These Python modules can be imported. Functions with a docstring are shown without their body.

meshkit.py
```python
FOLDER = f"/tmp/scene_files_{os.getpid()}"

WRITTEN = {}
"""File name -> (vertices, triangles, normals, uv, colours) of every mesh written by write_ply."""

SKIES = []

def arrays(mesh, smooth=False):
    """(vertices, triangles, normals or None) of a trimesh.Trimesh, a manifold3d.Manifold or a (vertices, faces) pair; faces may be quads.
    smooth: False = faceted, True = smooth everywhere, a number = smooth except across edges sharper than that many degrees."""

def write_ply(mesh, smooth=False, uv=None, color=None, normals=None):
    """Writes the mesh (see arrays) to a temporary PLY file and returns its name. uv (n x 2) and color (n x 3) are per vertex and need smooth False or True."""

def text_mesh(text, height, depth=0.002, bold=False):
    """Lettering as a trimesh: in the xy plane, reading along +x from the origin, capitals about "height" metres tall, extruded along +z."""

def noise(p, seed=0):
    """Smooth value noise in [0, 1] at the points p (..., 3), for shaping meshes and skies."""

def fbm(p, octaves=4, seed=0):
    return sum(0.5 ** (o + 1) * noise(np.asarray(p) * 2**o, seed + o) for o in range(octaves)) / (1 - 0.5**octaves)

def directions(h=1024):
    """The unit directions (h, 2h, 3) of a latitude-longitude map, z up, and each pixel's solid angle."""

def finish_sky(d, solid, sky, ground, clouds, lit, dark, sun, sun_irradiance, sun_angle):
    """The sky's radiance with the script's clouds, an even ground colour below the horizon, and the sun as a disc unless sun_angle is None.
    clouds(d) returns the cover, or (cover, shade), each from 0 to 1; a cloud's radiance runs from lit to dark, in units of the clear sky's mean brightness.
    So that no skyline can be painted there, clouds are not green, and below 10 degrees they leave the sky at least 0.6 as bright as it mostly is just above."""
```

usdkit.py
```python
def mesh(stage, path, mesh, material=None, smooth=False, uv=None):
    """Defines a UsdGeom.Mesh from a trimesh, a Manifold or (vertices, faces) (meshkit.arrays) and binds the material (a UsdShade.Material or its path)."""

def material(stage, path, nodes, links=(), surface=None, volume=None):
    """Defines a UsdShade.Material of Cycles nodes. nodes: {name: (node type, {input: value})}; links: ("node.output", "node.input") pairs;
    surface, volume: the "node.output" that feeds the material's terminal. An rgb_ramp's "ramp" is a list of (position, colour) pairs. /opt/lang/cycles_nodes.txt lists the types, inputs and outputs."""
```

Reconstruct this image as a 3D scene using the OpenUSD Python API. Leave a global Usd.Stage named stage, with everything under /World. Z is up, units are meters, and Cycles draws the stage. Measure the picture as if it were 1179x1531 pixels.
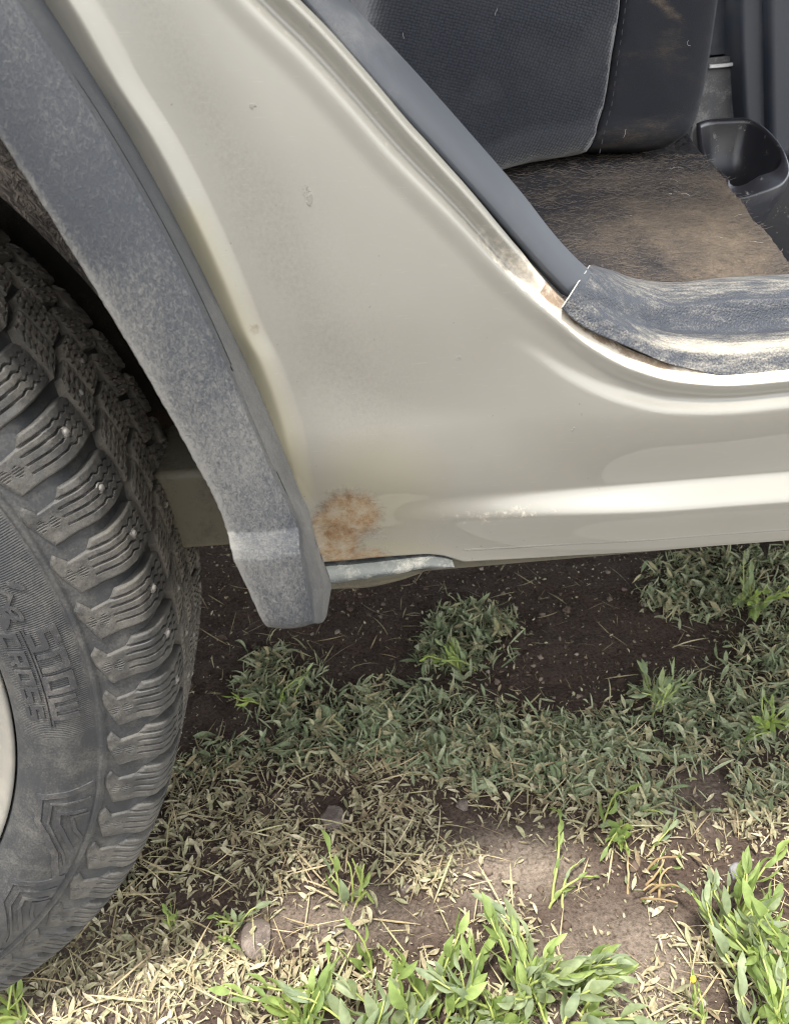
import math, random
import numpy as np, trimesh, shapely
from scipy.interpolate import PchipInterpolator
from shapely.geometry import Polygon, LineString, Point
import usdkit, meshkit
from pxr import Usd, UsdGeom, UsdLux, UsdShade, Sdf, Gf, Vt

stage = Usd.Stage.CreateInMemory()
UsdGeom.SetStageUpAxis(stage, UsdGeom.Tokens.z)
UsdGeom.SetStageMetersPerUnit(stage, 1.0)
UsdGeom.Xform.Define(stage, '/World')
UsdGeom.Scope.Define(stage, '/World/Looks')

# ------------------------------------------------------------------ camera, sky, sun, exposure
F = 1160.0                                  # focal length in photo pixels (1179 x 1531)
CAM = np.array([.441, -.387, .610])
YAW, PITCH, ROLL = np.radians([5.91, 26.03, -1.89])
EXPOSURE = 1.70
SUN_DIR = np.array([-.13, -.29, 1.0]); SUN_DIR /= np.linalg.norm(SUN_DIR)
SUN_INTENSITY, SKY_STRENGTH = 0.68, 0.15


def rays(p):
    p = np.atleast_2d(np.asarray(p, float))
    u, v = (p[:, 0] - 589.5) / F, -(p[:, 1] - 765.5) / F
    c, s = math.cos(ROLL), math.sin(ROLL); u, v = c * u - s * v, s * u + c * v
    d = np.stack([u, np.ones_like(u), v], 1)
    c, s = math.cos(PITCH), math.sin(PITCH); d = np.stack([d[:, 0], c * d[:, 1] + s * d[:, 2], -s * d[:, 1] + c * d[:, 2]], 1)
    c, s = math.cos(YAW), math.sin(YAW); return np.stack([c * d[:, 0] + s * d[:, 1], -s * d[:, 0] + c * d[:, 1], d[:, 2]], 1)


def at(p, y):
    """the point on the plane of depth y (measured from the tyre's side) that lies behind a photo pixel"""
    d = rays(p); y = np.broadcast_to(np.asarray(y, float), (len(d),))
    return CAM + ((y - CAM[1]) / d[:, 1])[:, None] * d


def on_ground(p, z=0.0):
    d = rays(p); return CAM + ((z - CAM[2]) / d[:, 2])[:, None] * d


def to_pixel(P):
    P = np.atleast_2d(P) - CAM
    c, s = math.cos(YAW), math.sin(YAW); x, y = c * P[:, 0] - s * P[:, 1], s * P[:, 0] + c * P[:, 1]; z = P[:, 2]
    c, s = math.cos(PITCH), math.sin(PITCH); y, z = c * y - s * z, s * y + c * z
    y = np.where(y > .02, y, .02); u, v = x / y, z / y
    c, s = math.cos(ROLL), math.sin(ROLL); u, v = c * u + s * v, -s * u + c * v
    return np.stack([589.5 + F * u, 765.5 - F * v], 1)


cam = UsdGeom.Camera.Define(stage, '/World/camera')
mid = rays([(589.5, 765.5)])[0]; e = rays([(589.5 + F, 765.5)])[0] - mid; n_ = rays([(589.5, 765.5 - F)])[0] - mid
M4 = Gf.Matrix4d(1); M4.SetRow(0, Gf.Vec4d(*e, 0)); M4.SetRow(1, Gf.Vec4d(*n_, 0)); M4.SetRow(2, Gf.Vec4d(*(-mid), 0)); M4.SetRow(3, Gf.Vec4d(*CAM, 1))
cam.AddTransformOp().Set(M4)
cam.CreateFocalLengthAttr(26.0); cam.CreateHorizontalApertureAttr(26.0 * 1179 / F); cam.CreateVerticalApertureAttr(26.0 * 1531 / F)
cam.CreateClippingRangeAttr(Gf.Vec2f(0.02, 3000)); cam.CreateExposureAttr(EXPOSURE)
cam.CreateFStopAttr(16.0); cam.CreateFocusDistanceAttr(0.55)

elev, rot = math.asin(SUN_DIR[2]), math.atan2(SUN_DIR[0], SUN_DIR[1])
skym = usdkit.material(stage, '/World/Looks/sky', {'t': ('sky_texture', {'sky_type': 'single_scattering', 'sun_disc': False, 'sun_elevation': elev, 'sun_rotation': rot, 'aerosol_density': 2.0}),
    'n': ('noise_texture', {'scale': 2.6, 'detail': 6.0, 'roughness': .6}), 'c': ('texture_coordinate', {}),
    'r': ('rgb_ramp', {'ramp': [(0.40, (0, 0, 0)), (0.62, (1, 1, 1))]}),
    'm': ('mix_color', {'b': (12.0, 11.6, 10.9), 'use_clamp': False}), 'b': ('background_shader', {'strength': SKY_STRENGTH})},
    [('c.generated', 'n.vector'), ('n.fac', 'r.fac'), ('r.color', 'm.fac'), ('t.color', 'm.a'), ('m.result', 'b.color')], surface='b.background')
dome = UsdLux.DomeLight.Define(stage, '/World/sky')
UsdShade.MaterialBindingAPI.Apply(dome.GetPrim()).Bind(skym)
sun = UsdLux.DistantLight.Define(stage, '/World/sun')
sun.CreateIntensityAttr(SUN_INTENSITY); sun.CreateAngleAttr(7.0); sun.CreateColorAttr(Gf.Vec3f(1.0, .955, .88)); sun.CreateNormalizeAttr(True)
zax = SUN_DIR; xax = np.cross([0, 1, 0], zax); xax /= np.linalg.norm(xax); yax = np.cross(zax, xax)
S4 = Gf.Matrix4d(1); S4.SetRow(0, Gf.Vec4d(*xax, 0)); S4.SetRow(1, Gf.Vec4d(*yax, 0)); S4.SetRow(2, Gf.Vec4d(*zax, 0))
sun.AddTransformOp().Set(S4)

# ------------------------------------------------------------------ helpers
taken = {}


def path_for(name, parent=None):
    base = (str(parent.GetPath()) if parent is not None else '/World') + '/' + name
    k = taken.get(base, -1) + 1; taken[base] = k
    return base if k == 0 else f'{base}_{k:03d}'


def keys(prim, **kw):
    for k, v in kw.items():
        if v: prim.SetCustomDataByKey(k, v)
    return prim


def part(name, mesh, mat, parent=None, smooth=30, uv=None, prim_vars=None, **kw):
    m = usdkit.mesh(stage, path_for(name, parent), mesh, mat, smooth=smooth, uv=uv)
    for k, v in (prim_vars or {}).items():
        UsdGeom.PrimvarsAPI(m).CreatePrimvar(k, Sdf.ValueTypeNames.FloatArray, 'vertex').Set(Vt.FloatArray.FromNumpy(np.asarray(v, np.float32)))
    return keys(m.GetPrim(), **kw)


def thing(name, label, category, loc=None, group=None):
    x = UsdGeom.Xform.Define(stage, path_for(name))
    if loc is not None: x.AddTranslateOp().Set(Gf.Vec3d(*map(float, loc)))
    return keys(x.GetPrim(), label=label, category=category, group=group)


def holder(name, parent, **kw):
    return keys(UsdGeom.Xform.Define(stage, path_for(name, parent)).GetPrim(), **kw)


def sm(a, b, x):
    t = np.clip((np.asarray(x, float) - a) / (b - a), 0, 1); return t * t * (3 - 2 * t)


def grid_faces(nu, nv, closed_u=False):
    """triangles of a grid of nu x nv vertices (index i * nv + j)"""
    i, j = np.meshgrid(np.arange(nu if closed_u else nu - 1), np.arange(nv - 1), indexing='ij')
    a = i * nv + j; b = ((i + 1) % nu) * nv + j
    q = np.stack([a, b, b + 1, a + 1], -1).reshape(-1, 4)
    return np.vstack([q[:, [0, 1, 2]], q[:, [0, 2, 3]]])


def tube(pts, r, sides=6, caps=True):
    p = np.asarray(pts, float); r = np.broadcast_to(np.asarray(r, float), (len(p),))
    t = np.gradient(p, axis=0); t /= np.linalg.norm(t, axis=1, keepdims=True) + 1e-12
    ref = np.array([0, 0, 1.0]) if abs(t[:, 2]).mean() < .8 else np.array([1.0, 0, 0])
    a = np.cross(t, ref); a /= np.linalg.norm(a, axis=1, keepdims=True) + 1e-12; b = np.cross(t, a)
    ang = np.arange(sides) * 2 * np.pi / sides
    v = p[:, None] + r[:, None, None] * (np.cos(ang)[None, :, None] * a[:, None] + np.sin(ang)[None, :, None] * b[:, None])
    n = len(p); i, j = np.meshgrid(np.arange(n - 1), np.arange(sides), indexing='ij')
    q = np.stack([i * sides + j, i * sides + (j + 1) % sides, (i + 1) * sides + (j + 1) % sides, (i + 1) * sides + j], -1).reshape(-1, 4)
    f = np.vstack([q[:, [0, 1, 2]], q[:, [0, 2, 3]]])
    if caps:
        k = np.arange(1, sides - 1)
        f = np.vstack([f, np.stack([0 * k, k + 1, k], 1), (n - 1) * sides + np.stack([0 * k, k, k + 1], 1)])
    return v.reshape(-1, 3), f


def join(ms):
    vs, fs, n = [], [], 0
    for m in ms:
        v, f, _ = meshkit.arrays(m); vs.append(v); fs.append(f + n); n += len(v)
    return np.vstack(vs), np.vstack(fs)


def resample(p, n):
    p = np.asarray(p, float); d = np.r_[0, np.cumsum(np.linalg.norm(np.diff(p, axis=0), axis=1))]
    t = np.linspace(0, d[-1], n); return np.stack([PchipInterpolator(d, p[:, k])(t) for k in range(p.shape[1])], 1)


def outward(v, f, toward):
    """flip so that the mean face normal points along 'toward'"""
    n = np.cross(v[f[:, 1]] - v[f[:, 0]], v[f[:, 2]] - v[f[:, 0]]).sum(0)
    return (v, f[:, ::-1]) if n @ np.asarray(toward) < 0 else (v, f)


def box(x0, x1, y0, y1, z0, z1, r=0.0):
    m = trimesh.creation.box([x1 - x0, y1 - y0, z1 - z0]); m.apply_translation([(x0 + x1) / 2, (y0 + y1) / 2, (z0 + z1) / 2]); return m


def pillow(poly, y0, depth, r, steps=6, closed=True):
    """an outline in the x-z plane made solid from y0 backwards, its front edge rounded over r"""
    poly = np.asarray(poly, float); n = len(poly)
    t = np.roll(poly, -1, 0) - np.roll(poly, 1, 0); t /= np.linalg.norm(t, axis=1, keepdims=True) + 1e-12
    nn = np.stack([t[:, 1], -t[:, 0]], 1)
    if not Polygon(poly).exterior.is_ccw: nn = -nn
    rings = []
    for k in range(steps + 1):
        a = k / steps * np.pi / 2
        q = poly - nn * r * (1 - math.sin(a)); rings.append(np.c_[q[:, 0], np.full(n, y0 + r * (1 - math.cos(a))), q[:, 1]])
    rings.append(np.c_[poly[:, 0], np.full(n, y0 + depth), poly[:, 1]])
    v = np.vstack(rings); fs = []
    for k in range(len(rings) - 1):
        i = np.arange(n); j = (i + 1) % n
        fs += [np.stack([k * n + i, k * n + j, (k + 1) * n + j], 1), np.stack([k * n + i, (k + 1) * n + j, (k + 1) * n + i], 1)]
    tri = trimesh.creation.triangulate_polygon(Polygon(rings[0][:, [0, 2]]), engine='earcut')
    f0 = np.asarray(tri[1]); tv = np.asarray(tri[0])
    from scipy.spatial import cKDTree
    idx = cKDTree(rings[0][:, [0, 2]]).query(tv)[1]
    fs.append(idx[f0])
    m = trimesh.Trimesh(v, np.vstack(fs), process=False); m.fix_normals(); return m


# ------------------------------------------------------------------ materials
def mat(name, nodes, links, surface='p.BSDF'):
    for kind, inp in nodes.values():
        if kind == 'map_range': inp.setdefault('clamp', True)
    return usdkit.material(stage, '/World/Looks/' + name, nodes, links, surface=surface)


def simple(name, color, rough=.5, metallic=0.0, **kw):
    return mat(name, {'p': ('principled_bsdf', {'base_color': color, 'roughness': rough, 'metallic': metallic, **kw})}, [])


def dusty(name, base, dust, scale=60, lo=.45, hi=.7, rough=.6, fine=900, bump=.3, dist=.0006, stretch=(1, 1, 1), fine_amt=.5, spec=.4, attr=None, detail=6.0):
    """a dark material under uneven dust: broad patches times fine grain; 'attr' adds a mesh's own dust mask"""
    nodes = {'g': ('geometry', {}), 'mp': ('mapping', {'scale': stretch}), 'n1': ('noise_texture', {'scale': scale, 'detail': detail, 'roughness': .62}),
             'n2': ('noise_texture', {'scale': fine, 'detail': 3.0, 'roughness': .6, 'distortion': 1.2}),
             'a1': ('math', {'math_type': 'multiply_add', 'value2': fine_amt, 'value3': -fine_amt / 2}), 'a2': ('math', {'math_type': 'add'}),
             'r': ('map_range', {'range_type': 'smoothstep', 'from_min': lo, 'from_max': hi, 'to_min': 0, 'to_max': 1, 'clamp': True}),
             'm': ('mix_color', {'a': base, 'b': dust}), 'rr': ('map_range', {'from_min': 0, 'from_max': 1, 'to_min': rough, 'to_max': .95}),
             'b': ('bump', {'strength': bump, 'distance': dist}), 'p': ('principled_bsdf', {'specular_ior_level': spec})}
    links = [('g.position', 'mp.vector'), ('mp.vector', 'n1.vector'), ('mp.vector', 'n2.vector'), ('n2.fac', 'a1.value1'), ('a1.value', 'a2.value1'), ('n1.fac', 'a2.value2'),
             ('r.result', 'm.fac'), ('r.result', 'rr.value'), ('m.result', 'p.base_color'), ('rr.result', 'p.roughness'), ('n2.fac', 'b.height'), ('b.normal', 'p.normal')]
    if attr:
        nodes['at'] = ('attribute', {'attribute': attr}); nodes['a3'] = ('math', {'math_type': 'add'})
        links += [('a2.value', 'a3.value1'), ('at.fac', 'a3.value2'), ('a3.value', 'r.value')]
    else:
        links += [('a2.value', 'r.value')]
    return mat(name, nodes, links)


# car paint: beige metallic, with the panel's own rust, scuffs and road dust as vertex masks broken up by noise
PAINT = mat('body_paint', {
    'g': ('geometry', {}), 'ru': ('attribute', {'attribute': 'rust'}), 'di': ('attribute', {'attribute': 'dirt'}), 'du': ('attribute', {'attribute': 'dust'}), 'ye': ('attribute', {'attribute': 'stain_reflection'}), 'wa': ('attribute', {'attribute': 'sludge'}),
    'n1': ('noise_texture', {'scale': 260.0, 'detail': 8.0, 'roughness': .7}), 'n2': ('noise_texture', {'scale': 1100.0, 'detail': 3.0}), 'n3': ('noise_texture', {'scale': 9.0, 'detail': 5.0, 'roughness': .6}),
    'n4': ('noise_texture', {'scale': 95.0, 'detail': 8.0, 'roughness': .75}), 'n5': ('noise_texture', {'scale': 480.0, 'detail': 6.0, 'roughness': .75}), 'n45': ('math', {'math_type': 'add'}), 'n46': ('math', {'math_type': 'multiply', 'value2': .5}),
    'base': ('mix_color', {'a': (.166, .162, .140), 'b': (.188, .183, .160)}),
    'r1': ('math', {'math_type': 'multiply_add', 'value2': 1.7, 'value3': -.85}), 'r2': ('math', {'math_type': 'add'}), 'r3': ('map_range', {'range_type': 'smoothstep', 'from_min': .22, 'from_max': 1.0, 'to_min': 0, 'to_max': .95}),
    'rc': ('rgb_ramp', {'ramp': [(.3, (.040, .019, .008)), (.45, (.095, .050, .020)), (.54, (.135, .085, .040)), (.63, (.155, .122, .080)), (.8, (.19, .165, .125))]}),
    'rq': ('math', {'math_type': 'multiply_add', 'value2': .34}), 'rs': ('math', {'math_type': 'subtract', 'value2': .26}), 'mr': ('mix_color', {}),
    'd1': ('math', {'math_type': 'multiply'}), 'dr': ('map_range', {'range_type': 'smoothstep', 'from_min': .38, 'from_max': .60, 'to_min': 0, 'to_max': 1}), 'nd': ('noise_texture', {'scale': 750.0, 'detail': 6.0, 'roughness': .75}), 'df': ('math', {'math_type': 'multiply', 'value2': .33}), 'md': ('mix_color', {'b': (.075, .070, .062)}),
    'u1': ('math', {'math_type': 'multiply_add', 'value2': .9, 'value3': -.45}), 'u2': ('math', {'math_type': 'add'}), 'u3': ('map_range', {'range_type': 'smoothstep', 'from_min': .35, 'from_max': .8, 'to_min': 0, 'to_max': .92}), 'mu': ('mix_color', {'b': (.48, .43, .35)}),
    'ys': ('math', {'math_type': 'multiply', 'value2': .42}), 'my': ('mix_color', {'b': (.19, .17, .07)}),
    's1': ('math', {'math_type': 'multiply_add', 'value2': 1.2, 'value3': -.6}), 's2': ('math', {'math_type': 'add'}), 's3': ('map_range', {'range_type': 'smoothstep', 'from_min': .45, 'from_max': .75, 'to_min': 0, 'to_max': .9}), 'ms': ('mix_color', {'b': (.15, .10, .06)}),
    # tiny chips and grit all over
    'v': ('voronoi_texture', {'scale': 150.0, 'randomness': 1.0}), 'vd': ('mix_vector', {'fac': .006}), 'vr': ('map_range', {'from_min': .035, 'from_max': .085, 'to_min': 1, 'to_max': 0}), 'vn': ('map_range', {'from_min': .53, 'from_max': .60, 'to_min': 0, 'to_max': .8}), 'vm': ('math', {'math_type': 'multiply'}), 'nc': ('noise_texture', {'scale': 31.0, 'detail': 2.0}), 'mc': ('mix_color', {'b': (.07, .062, .05)}), 'fi': ('attribute', {'attribute': 'film'}), 'fn': ('noise_texture', {'scale': 520.0, 'detail': 6.0, 'roughness': .8}), 'fr': ('map_range', {'from_min': .38, 'from_max': .72, 'to_min': 0, 'to_max': .36}), 'fx': ('math', {'math_type': 'multiply'}), 'mf': ('mix_color', {'b': (.075, .069, .06)}), 'sm': ('mapping', {'scale': (1.0, 1.0, 14.0), 'rotation': (0, .12, 0)}), 'sn': ('noise_texture', {'scale': 90.0, 'detail': 4.0, 'roughness': .8}), 'sr': ('map_range', {'from_min': .60, 'from_max': .74, 'to_min': 0, 'to_max': .22}), 'sx': ('mix_color', {'b': (.33, .32, .29)}), 'gn': ('noise_texture', {'scale': 20.0, 'detail': 7.0, 'roughness': .7}), 'gr': ('map_range', {'from_min': .35, 'from_max': .7, 'to_min': .0, 'to_max': .22}), 'gm': ('math', {'math_type': 'add', 'use_clamp': True}),
    'ra': ('math', {'math_type': 'maximum'}), 'rb': ('math', {'math_type': 'maximum'}), 'rg': ('map_range', {'from_min': 0, 'from_max': 1, 'to_min': .43, 'to_max': .9}),
    'mt': ('map_range', {'from_min': 0, 'from_max': 1, 'to_min': .35, 'to_max': 0}), 'ct': ('map_range', {'from_min': 0, 'from_max': .6, 'to_min': .16, 'to_max': 0}),
    'bp': ('bump', {'strength': .6, 'distance': .0007}), 'bh': ('math', {'math_type': 'multiply'}), 'p': ('principled_bsdf', {'specular_ior_level': .5, 'coat_roughness': .18})},
    [('g.position', 'n1.vector'), ('g.position', 'n2.vector'), ('g.position', 'n3.vector'), ('g.position', 'n4.vector'), ('n3.fac', 'base.fac'),
     ('g.position', 'n5.vector'), ('n5.fac', 'n45.value1'), ('n1.fac', 'n45.value2'), ('n45.value', 'n46.value1'), ('n46.value', 'r1.value1'), ('r1.value', 'r2.value1'), ('ru.fac', 'r2.value2'), ('r2.value', 'r3.value'), ('ru.fac', 'rq.value1'), ('n4.fac', 'rq.value3'), ('rq.value', 'rs.value1'), ('rs.value', 'rc.fac'),
     ('g.position', 'nd.vector'), ('nd.fac', 'd1.value1'), ('di.fac', 'd1.value2'), ('d1.value', 'dr.value'), ('dr.result', 'df.value1'),
     ('n1.fac', 'u1.value1'), ('u1.value', 'u2.value1'), ('du.fac', 'u2.value2'), ('u2.value', 'u3.value'),
     ('ye.fac', 'ys.value1'), ('g.position', 'sm.vector'), ('sm.vector', 'sn.vector'), ('sn.fac', 'sr.value'), ('base.result', 'sx.a'), ('sr.result', 'sx.fac'), ('g.position', 'fn.vector'), ('fn.fac', 'fr.value'), ('fr.result', 'fx.value1'), ('fi.fac', 'fx.value2'), ('sx.result', 'mf.a'), ('fx.value', 'mf.fac'), ('mf.result', 'my.a'), ('g.position', 'gn.vector'), ('gn.fac', 'gr.value'), ('ys.value', 'my.fac'),
     ('my.result', 'mu.a'), ('u3.result', 'mu.fac'), ('mu.result', 'md.a'), ('df.value', 'md.fac'),
     ('n4.fac', 's1.value1'), ('s1.value', 's2.value1'), ('wa.fac', 's2.value2'), ('s2.value', 's3.value'), ('md.result', 'ms.a'), ('s3.result', 'ms.fac'),
     ('g.position', 'vd.a'), ('n1.color', 'vd.b'), ('vd.result', 'v.vector'), ('v.distance', 'vr.value'), ('g.position', 'nc.vector'), ('nc.fac', 'vn.value'), ('vr.result', 'vm.value1'), ('vn.result', 'vm.value2'), ('ms.result', 'mc.a'), ('vm.value', 'mc.fac'),
     ('mc.result', 'mr.a'), ('rc.color', 'mr.b'), ('r3.result', 'mr.fac'), ('mr.result', 'p.base_color'),
     ('r3.result', 'ra.value1'), ('u3.result', 'ra.value2'), ('ra.value', 'rb.value1'), ('dr.result', 'rb.value2'), ('rb.value', 'gm.value1'), ('gr.result', 'gm.value2'), ('gm.value', 'rg.value'), ('rg.result', 'p.roughness'), ('rb.value', 'mt.value'), ('mt.result', 'p.metallic'), ('rb.value', 'ct.value'), ('ct.result', 'p.coat_weight'),
     ('n1.fac', 'bh.value1'), ('rb.value', 'bh.value2'), ('bh.value', 'bp.height'), ('bp.normal', 'p.normal')])
PAINT_PLAIN = simple('body_paint_plain', (.20, .193, .165), .42, .35)
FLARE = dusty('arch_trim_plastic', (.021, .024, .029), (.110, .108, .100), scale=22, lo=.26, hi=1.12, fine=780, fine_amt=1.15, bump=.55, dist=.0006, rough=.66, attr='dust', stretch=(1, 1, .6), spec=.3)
TREAD = dusty('tyre_tread', (.048, .045, .040), (.14, .128, .108), scale=55, lo=.25, hi=.85, fine=900, fine_amt=.6, bump=.2, dist=.0003, rough=.75)
RUBBER = dusty('tyre_rubber', (.024, .0243, .024), (.088, .082, .070), scale=45, lo=.28, hi=.85, fine=800, fine_amt=.7, bump=.35, dist=.0004, rough=.55)
RUBBER_DARK = dusty('tyre_rubber_dark', (.024, .025, .027), (.08, .075, .066), scale=60, lo=.45, hi=.85, fine=800, fine_amt=.7, bump=.3, dist=.0004, rough=.5)
# sidewall: fine moulded serrations run outwards in a band behind the lettering
SIDEWALL = mat('tyre_sidewall', {'tc': ('texture_coordinate', {}), 'w': ('wave_texture', {'wave_type': 'bands', 'bands_direction': 'x', 'profile': 'sine', 'scale': 240.0}), 'at': ('attribute', {'attribute': 'serration'}),
    'g': ('geometry', {}), 'n1': ('noise_texture', {'scale': 40.0, 'detail': 6.0, 'roughness': .6}), 'n2': ('noise_texture', {'scale': 700.0, 'detail': 3.0}), 'a': ('math', {'math_type': 'multiply_add', 'value2': .5, 'value3': -.25}), 'a2': ('math', {'math_type': 'add'}),
    'r': ('map_range', {'range_type': 'smoothstep', 'from_min': .38, 'from_max': .82, 'to_min': 0, 'to_max': 1}), 'm': ('mix_color', {'a': (.021, .0225, .024), 'b': (.066, .064, .058)}),
    'h': ('math', {'math_type': 'multiply'}), 'b': ('bump', {'strength': .45, 'distance': .0005}), 'b2': ('bump', {'strength': .3, 'distance': .0003}), 'p': ('principled_bsdf', {'roughness': .58, 'specular_ior_level': .4})},
    [('tc.uv', 'w.vector'), ('w.fac', 'h.value1'), ('at.fac', 'h.value2'), ('h.value', 'b.height'), ('b.normal', 'b2.normal'), ('n2.fac', 'b2.height'), ('b2.normal', 'p.normal'), ('g.position', 'n1.vector'), ('g.position', 'n2.vector'), ('n2.fac', 'a.value1'), ('a.value', 'a2.value1'), ('n1.fac', 'a2.value2'), ('a2.value', 'r.value'), ('r.result', 'm.fac'), ('m.result', 'p.base_color')])
STUD = simple('stud_metal', (.15, .143, .13), .6, .2)
RIM = dusty('rim_silver', (.15, .145, .128), (.19, .175, .145), scale=60, lo=.4, hi=.8, fine=500, rough=.5, bump=.1)
LINER = dusty('arch_liner_felt', (.05, .043, .037), (.16, .135, .11), scale=30, lo=.35, hi=.7, fine=160, fine_amt=.9, bump=1.0, dist=.004, rough=.9)
SEAL = dusty('seal_rubber', (.028, .032, .038), (.10, .10, .098), scale=25, lo=.5, hi=.95, fine=1300, fine_amt=.4, bump=.2, dist=.0003, rough=.55)
SCUFF = mat('sill_vinyl', {'g': ('geometry', {}), 'v': ('voronoi_texture', {'scale': 480.0, 'feature': 'distance_to_edge'}), 'n1': ('noise_texture', {'scale': 70.0, 'detail': 6.0, 'roughness': .65}), 'n2': ('noise_texture', {'scale': 900.0, 'detail': 4.0}), 'st': ('mapping', {'scale': (.25, 1, 1)}), 'ns': ('noise_texture', {'scale': 160.0, 'detail': 5.0, 'roughness': .7}),
    'at': ('attribute', {'attribute': 'dust'}), 'a': ('math', {'math_type': 'multiply_add', 'value2': 1.2, 'value3': -.6}), 'b0': ('math', {'math_type': 'multiply_add', 'value2': .7, 'value3': -.35}), 'c': ('math', {'math_type': 'add'}), 'd': ('math', {'math_type': 'add'}),
    'r': ('map_range', {'range_type': 'smoothstep', 'from_min': .05, 'from_max': 1.0, 'to_min': 0, 'to_max': 1}), 'm': ('mix_color', {'a': (.026, .030, .038), 'b': (.34, .315, .26)}), 'zz': ('mix_color', {'a': (.034, .038, .047), 'b': (.46, .42, .34)}), 'rr': ('map_range', {'from_min': 0, 'from_max': 1, 'to_min': .62, 'to_max': .95}),
    'bp': ('bump', {'strength': .9, 'distance': .0010}), 'b2': ('bump', {'strength': .3, 'distance': .0004}), 'p': ('principled_bsdf', {'specular_ior_level': .3})},
    [('g.position', 'v.vector'), ('g.position', 'n1.vector'), ('g.position', 'n2.vector'), ('g.position', 'st.vector'), ('st.vector', 'ns.vector'), ('ns.fac', 'a.value1'), ('n2.fac', 'b0.value1'), ('a.value', 'c.value1'), ('b0.value', 'c.value2'), ('c.value', 'd.value1'), ('at.fac', 'd.value2'), ('d.value', 'r.value'), ('r.result', 'm.fac'), ('r.result', 'rr.value'), ('m.result', 'p.base_color'), ('rr.result', 'p.roughness'), ('v.distance', 'bp.height'), ('bp.normal', 'b2.normal'), ('n2.fac', 'b2.height'), ('b2.normal', 'p.normal')])
# seat cloth: small knit cells read from the cloth's own coordinates
KNIT = mat('seat_knit', {'tc': ('texture_coordinate', {}), 'mp': ('mapping', {'rotation': (0, 0, .30), 'scale': (1, 1.25, 1)}), 'v': ('voronoi_texture', {'scale': 400.0, 'randomness': .3}), 'g': ('geometry', {}), 'n': ('noise_texture', {'scale': 14.0, 'detail': 4.0}), 'n2': ('noise_texture', {'scale': 1500.0, 'detail': 2.0}),
    'r': ('rgb_ramp', {'ramp': [(.0, (.014, .017, .025)), (.35, (.010, .012, .018)), (.62, (.004, .005, .007))]}), 'dm': ('mix_color', {'b': (.045, .044, .046)}), 'dr': ('map_range', {'from_min': .45, 'from_max': .9, 'to_min': 0, 'to_max': .5}),
    'b': ('bump', {'strength': .8, 'distance': .0008, 'invert': True}), 'p': ('principled_bsdf', {'roughness': .85, 'sheen_weight': .25, 'specular_ior_level': .2})},
    [('tc.uv', 'mp.vector'), ('mp.vector', 'v.vector'), ('v.distance', 'r.fac'), ('g.position', 'n.vector'), ('g.position', 'n2.vector'), ('n.fac', 'dr.value'), ('r.color', 'dm.a'), ('dr.result', 'dm.fac'), ('dm.result', 'p.base_color'), ('v.distance', 'b.height'), ('b.normal', 'p.normal')])
CLOTH = dusty('seat_dark_cloth', (.008, .009, .012), (.09, .07, .048), scale=22, lo=.50, hi=.95, fine=1200, fine_amt=.35, bump=.6, dist=.0006, rough=.85, spec=.2, attr='dust', stretch=(.5, 1, 1.4))
CARPET = dusty('carpet_pile', (.030, .030, .034), (.17, .135, .10), scale=24, lo=.26, hi=1.05, fine=900, fine_amt=.9, bump=1.0, dist=.003, rough=.95, spec=.1, attr='dust', stretch=(1, 1, 1))
FUZZ = simple('carpet_fibre', (.085, .070, .057), .9)
LINT = simple('lint_hair', (.32, .31, .29), .7)
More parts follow.
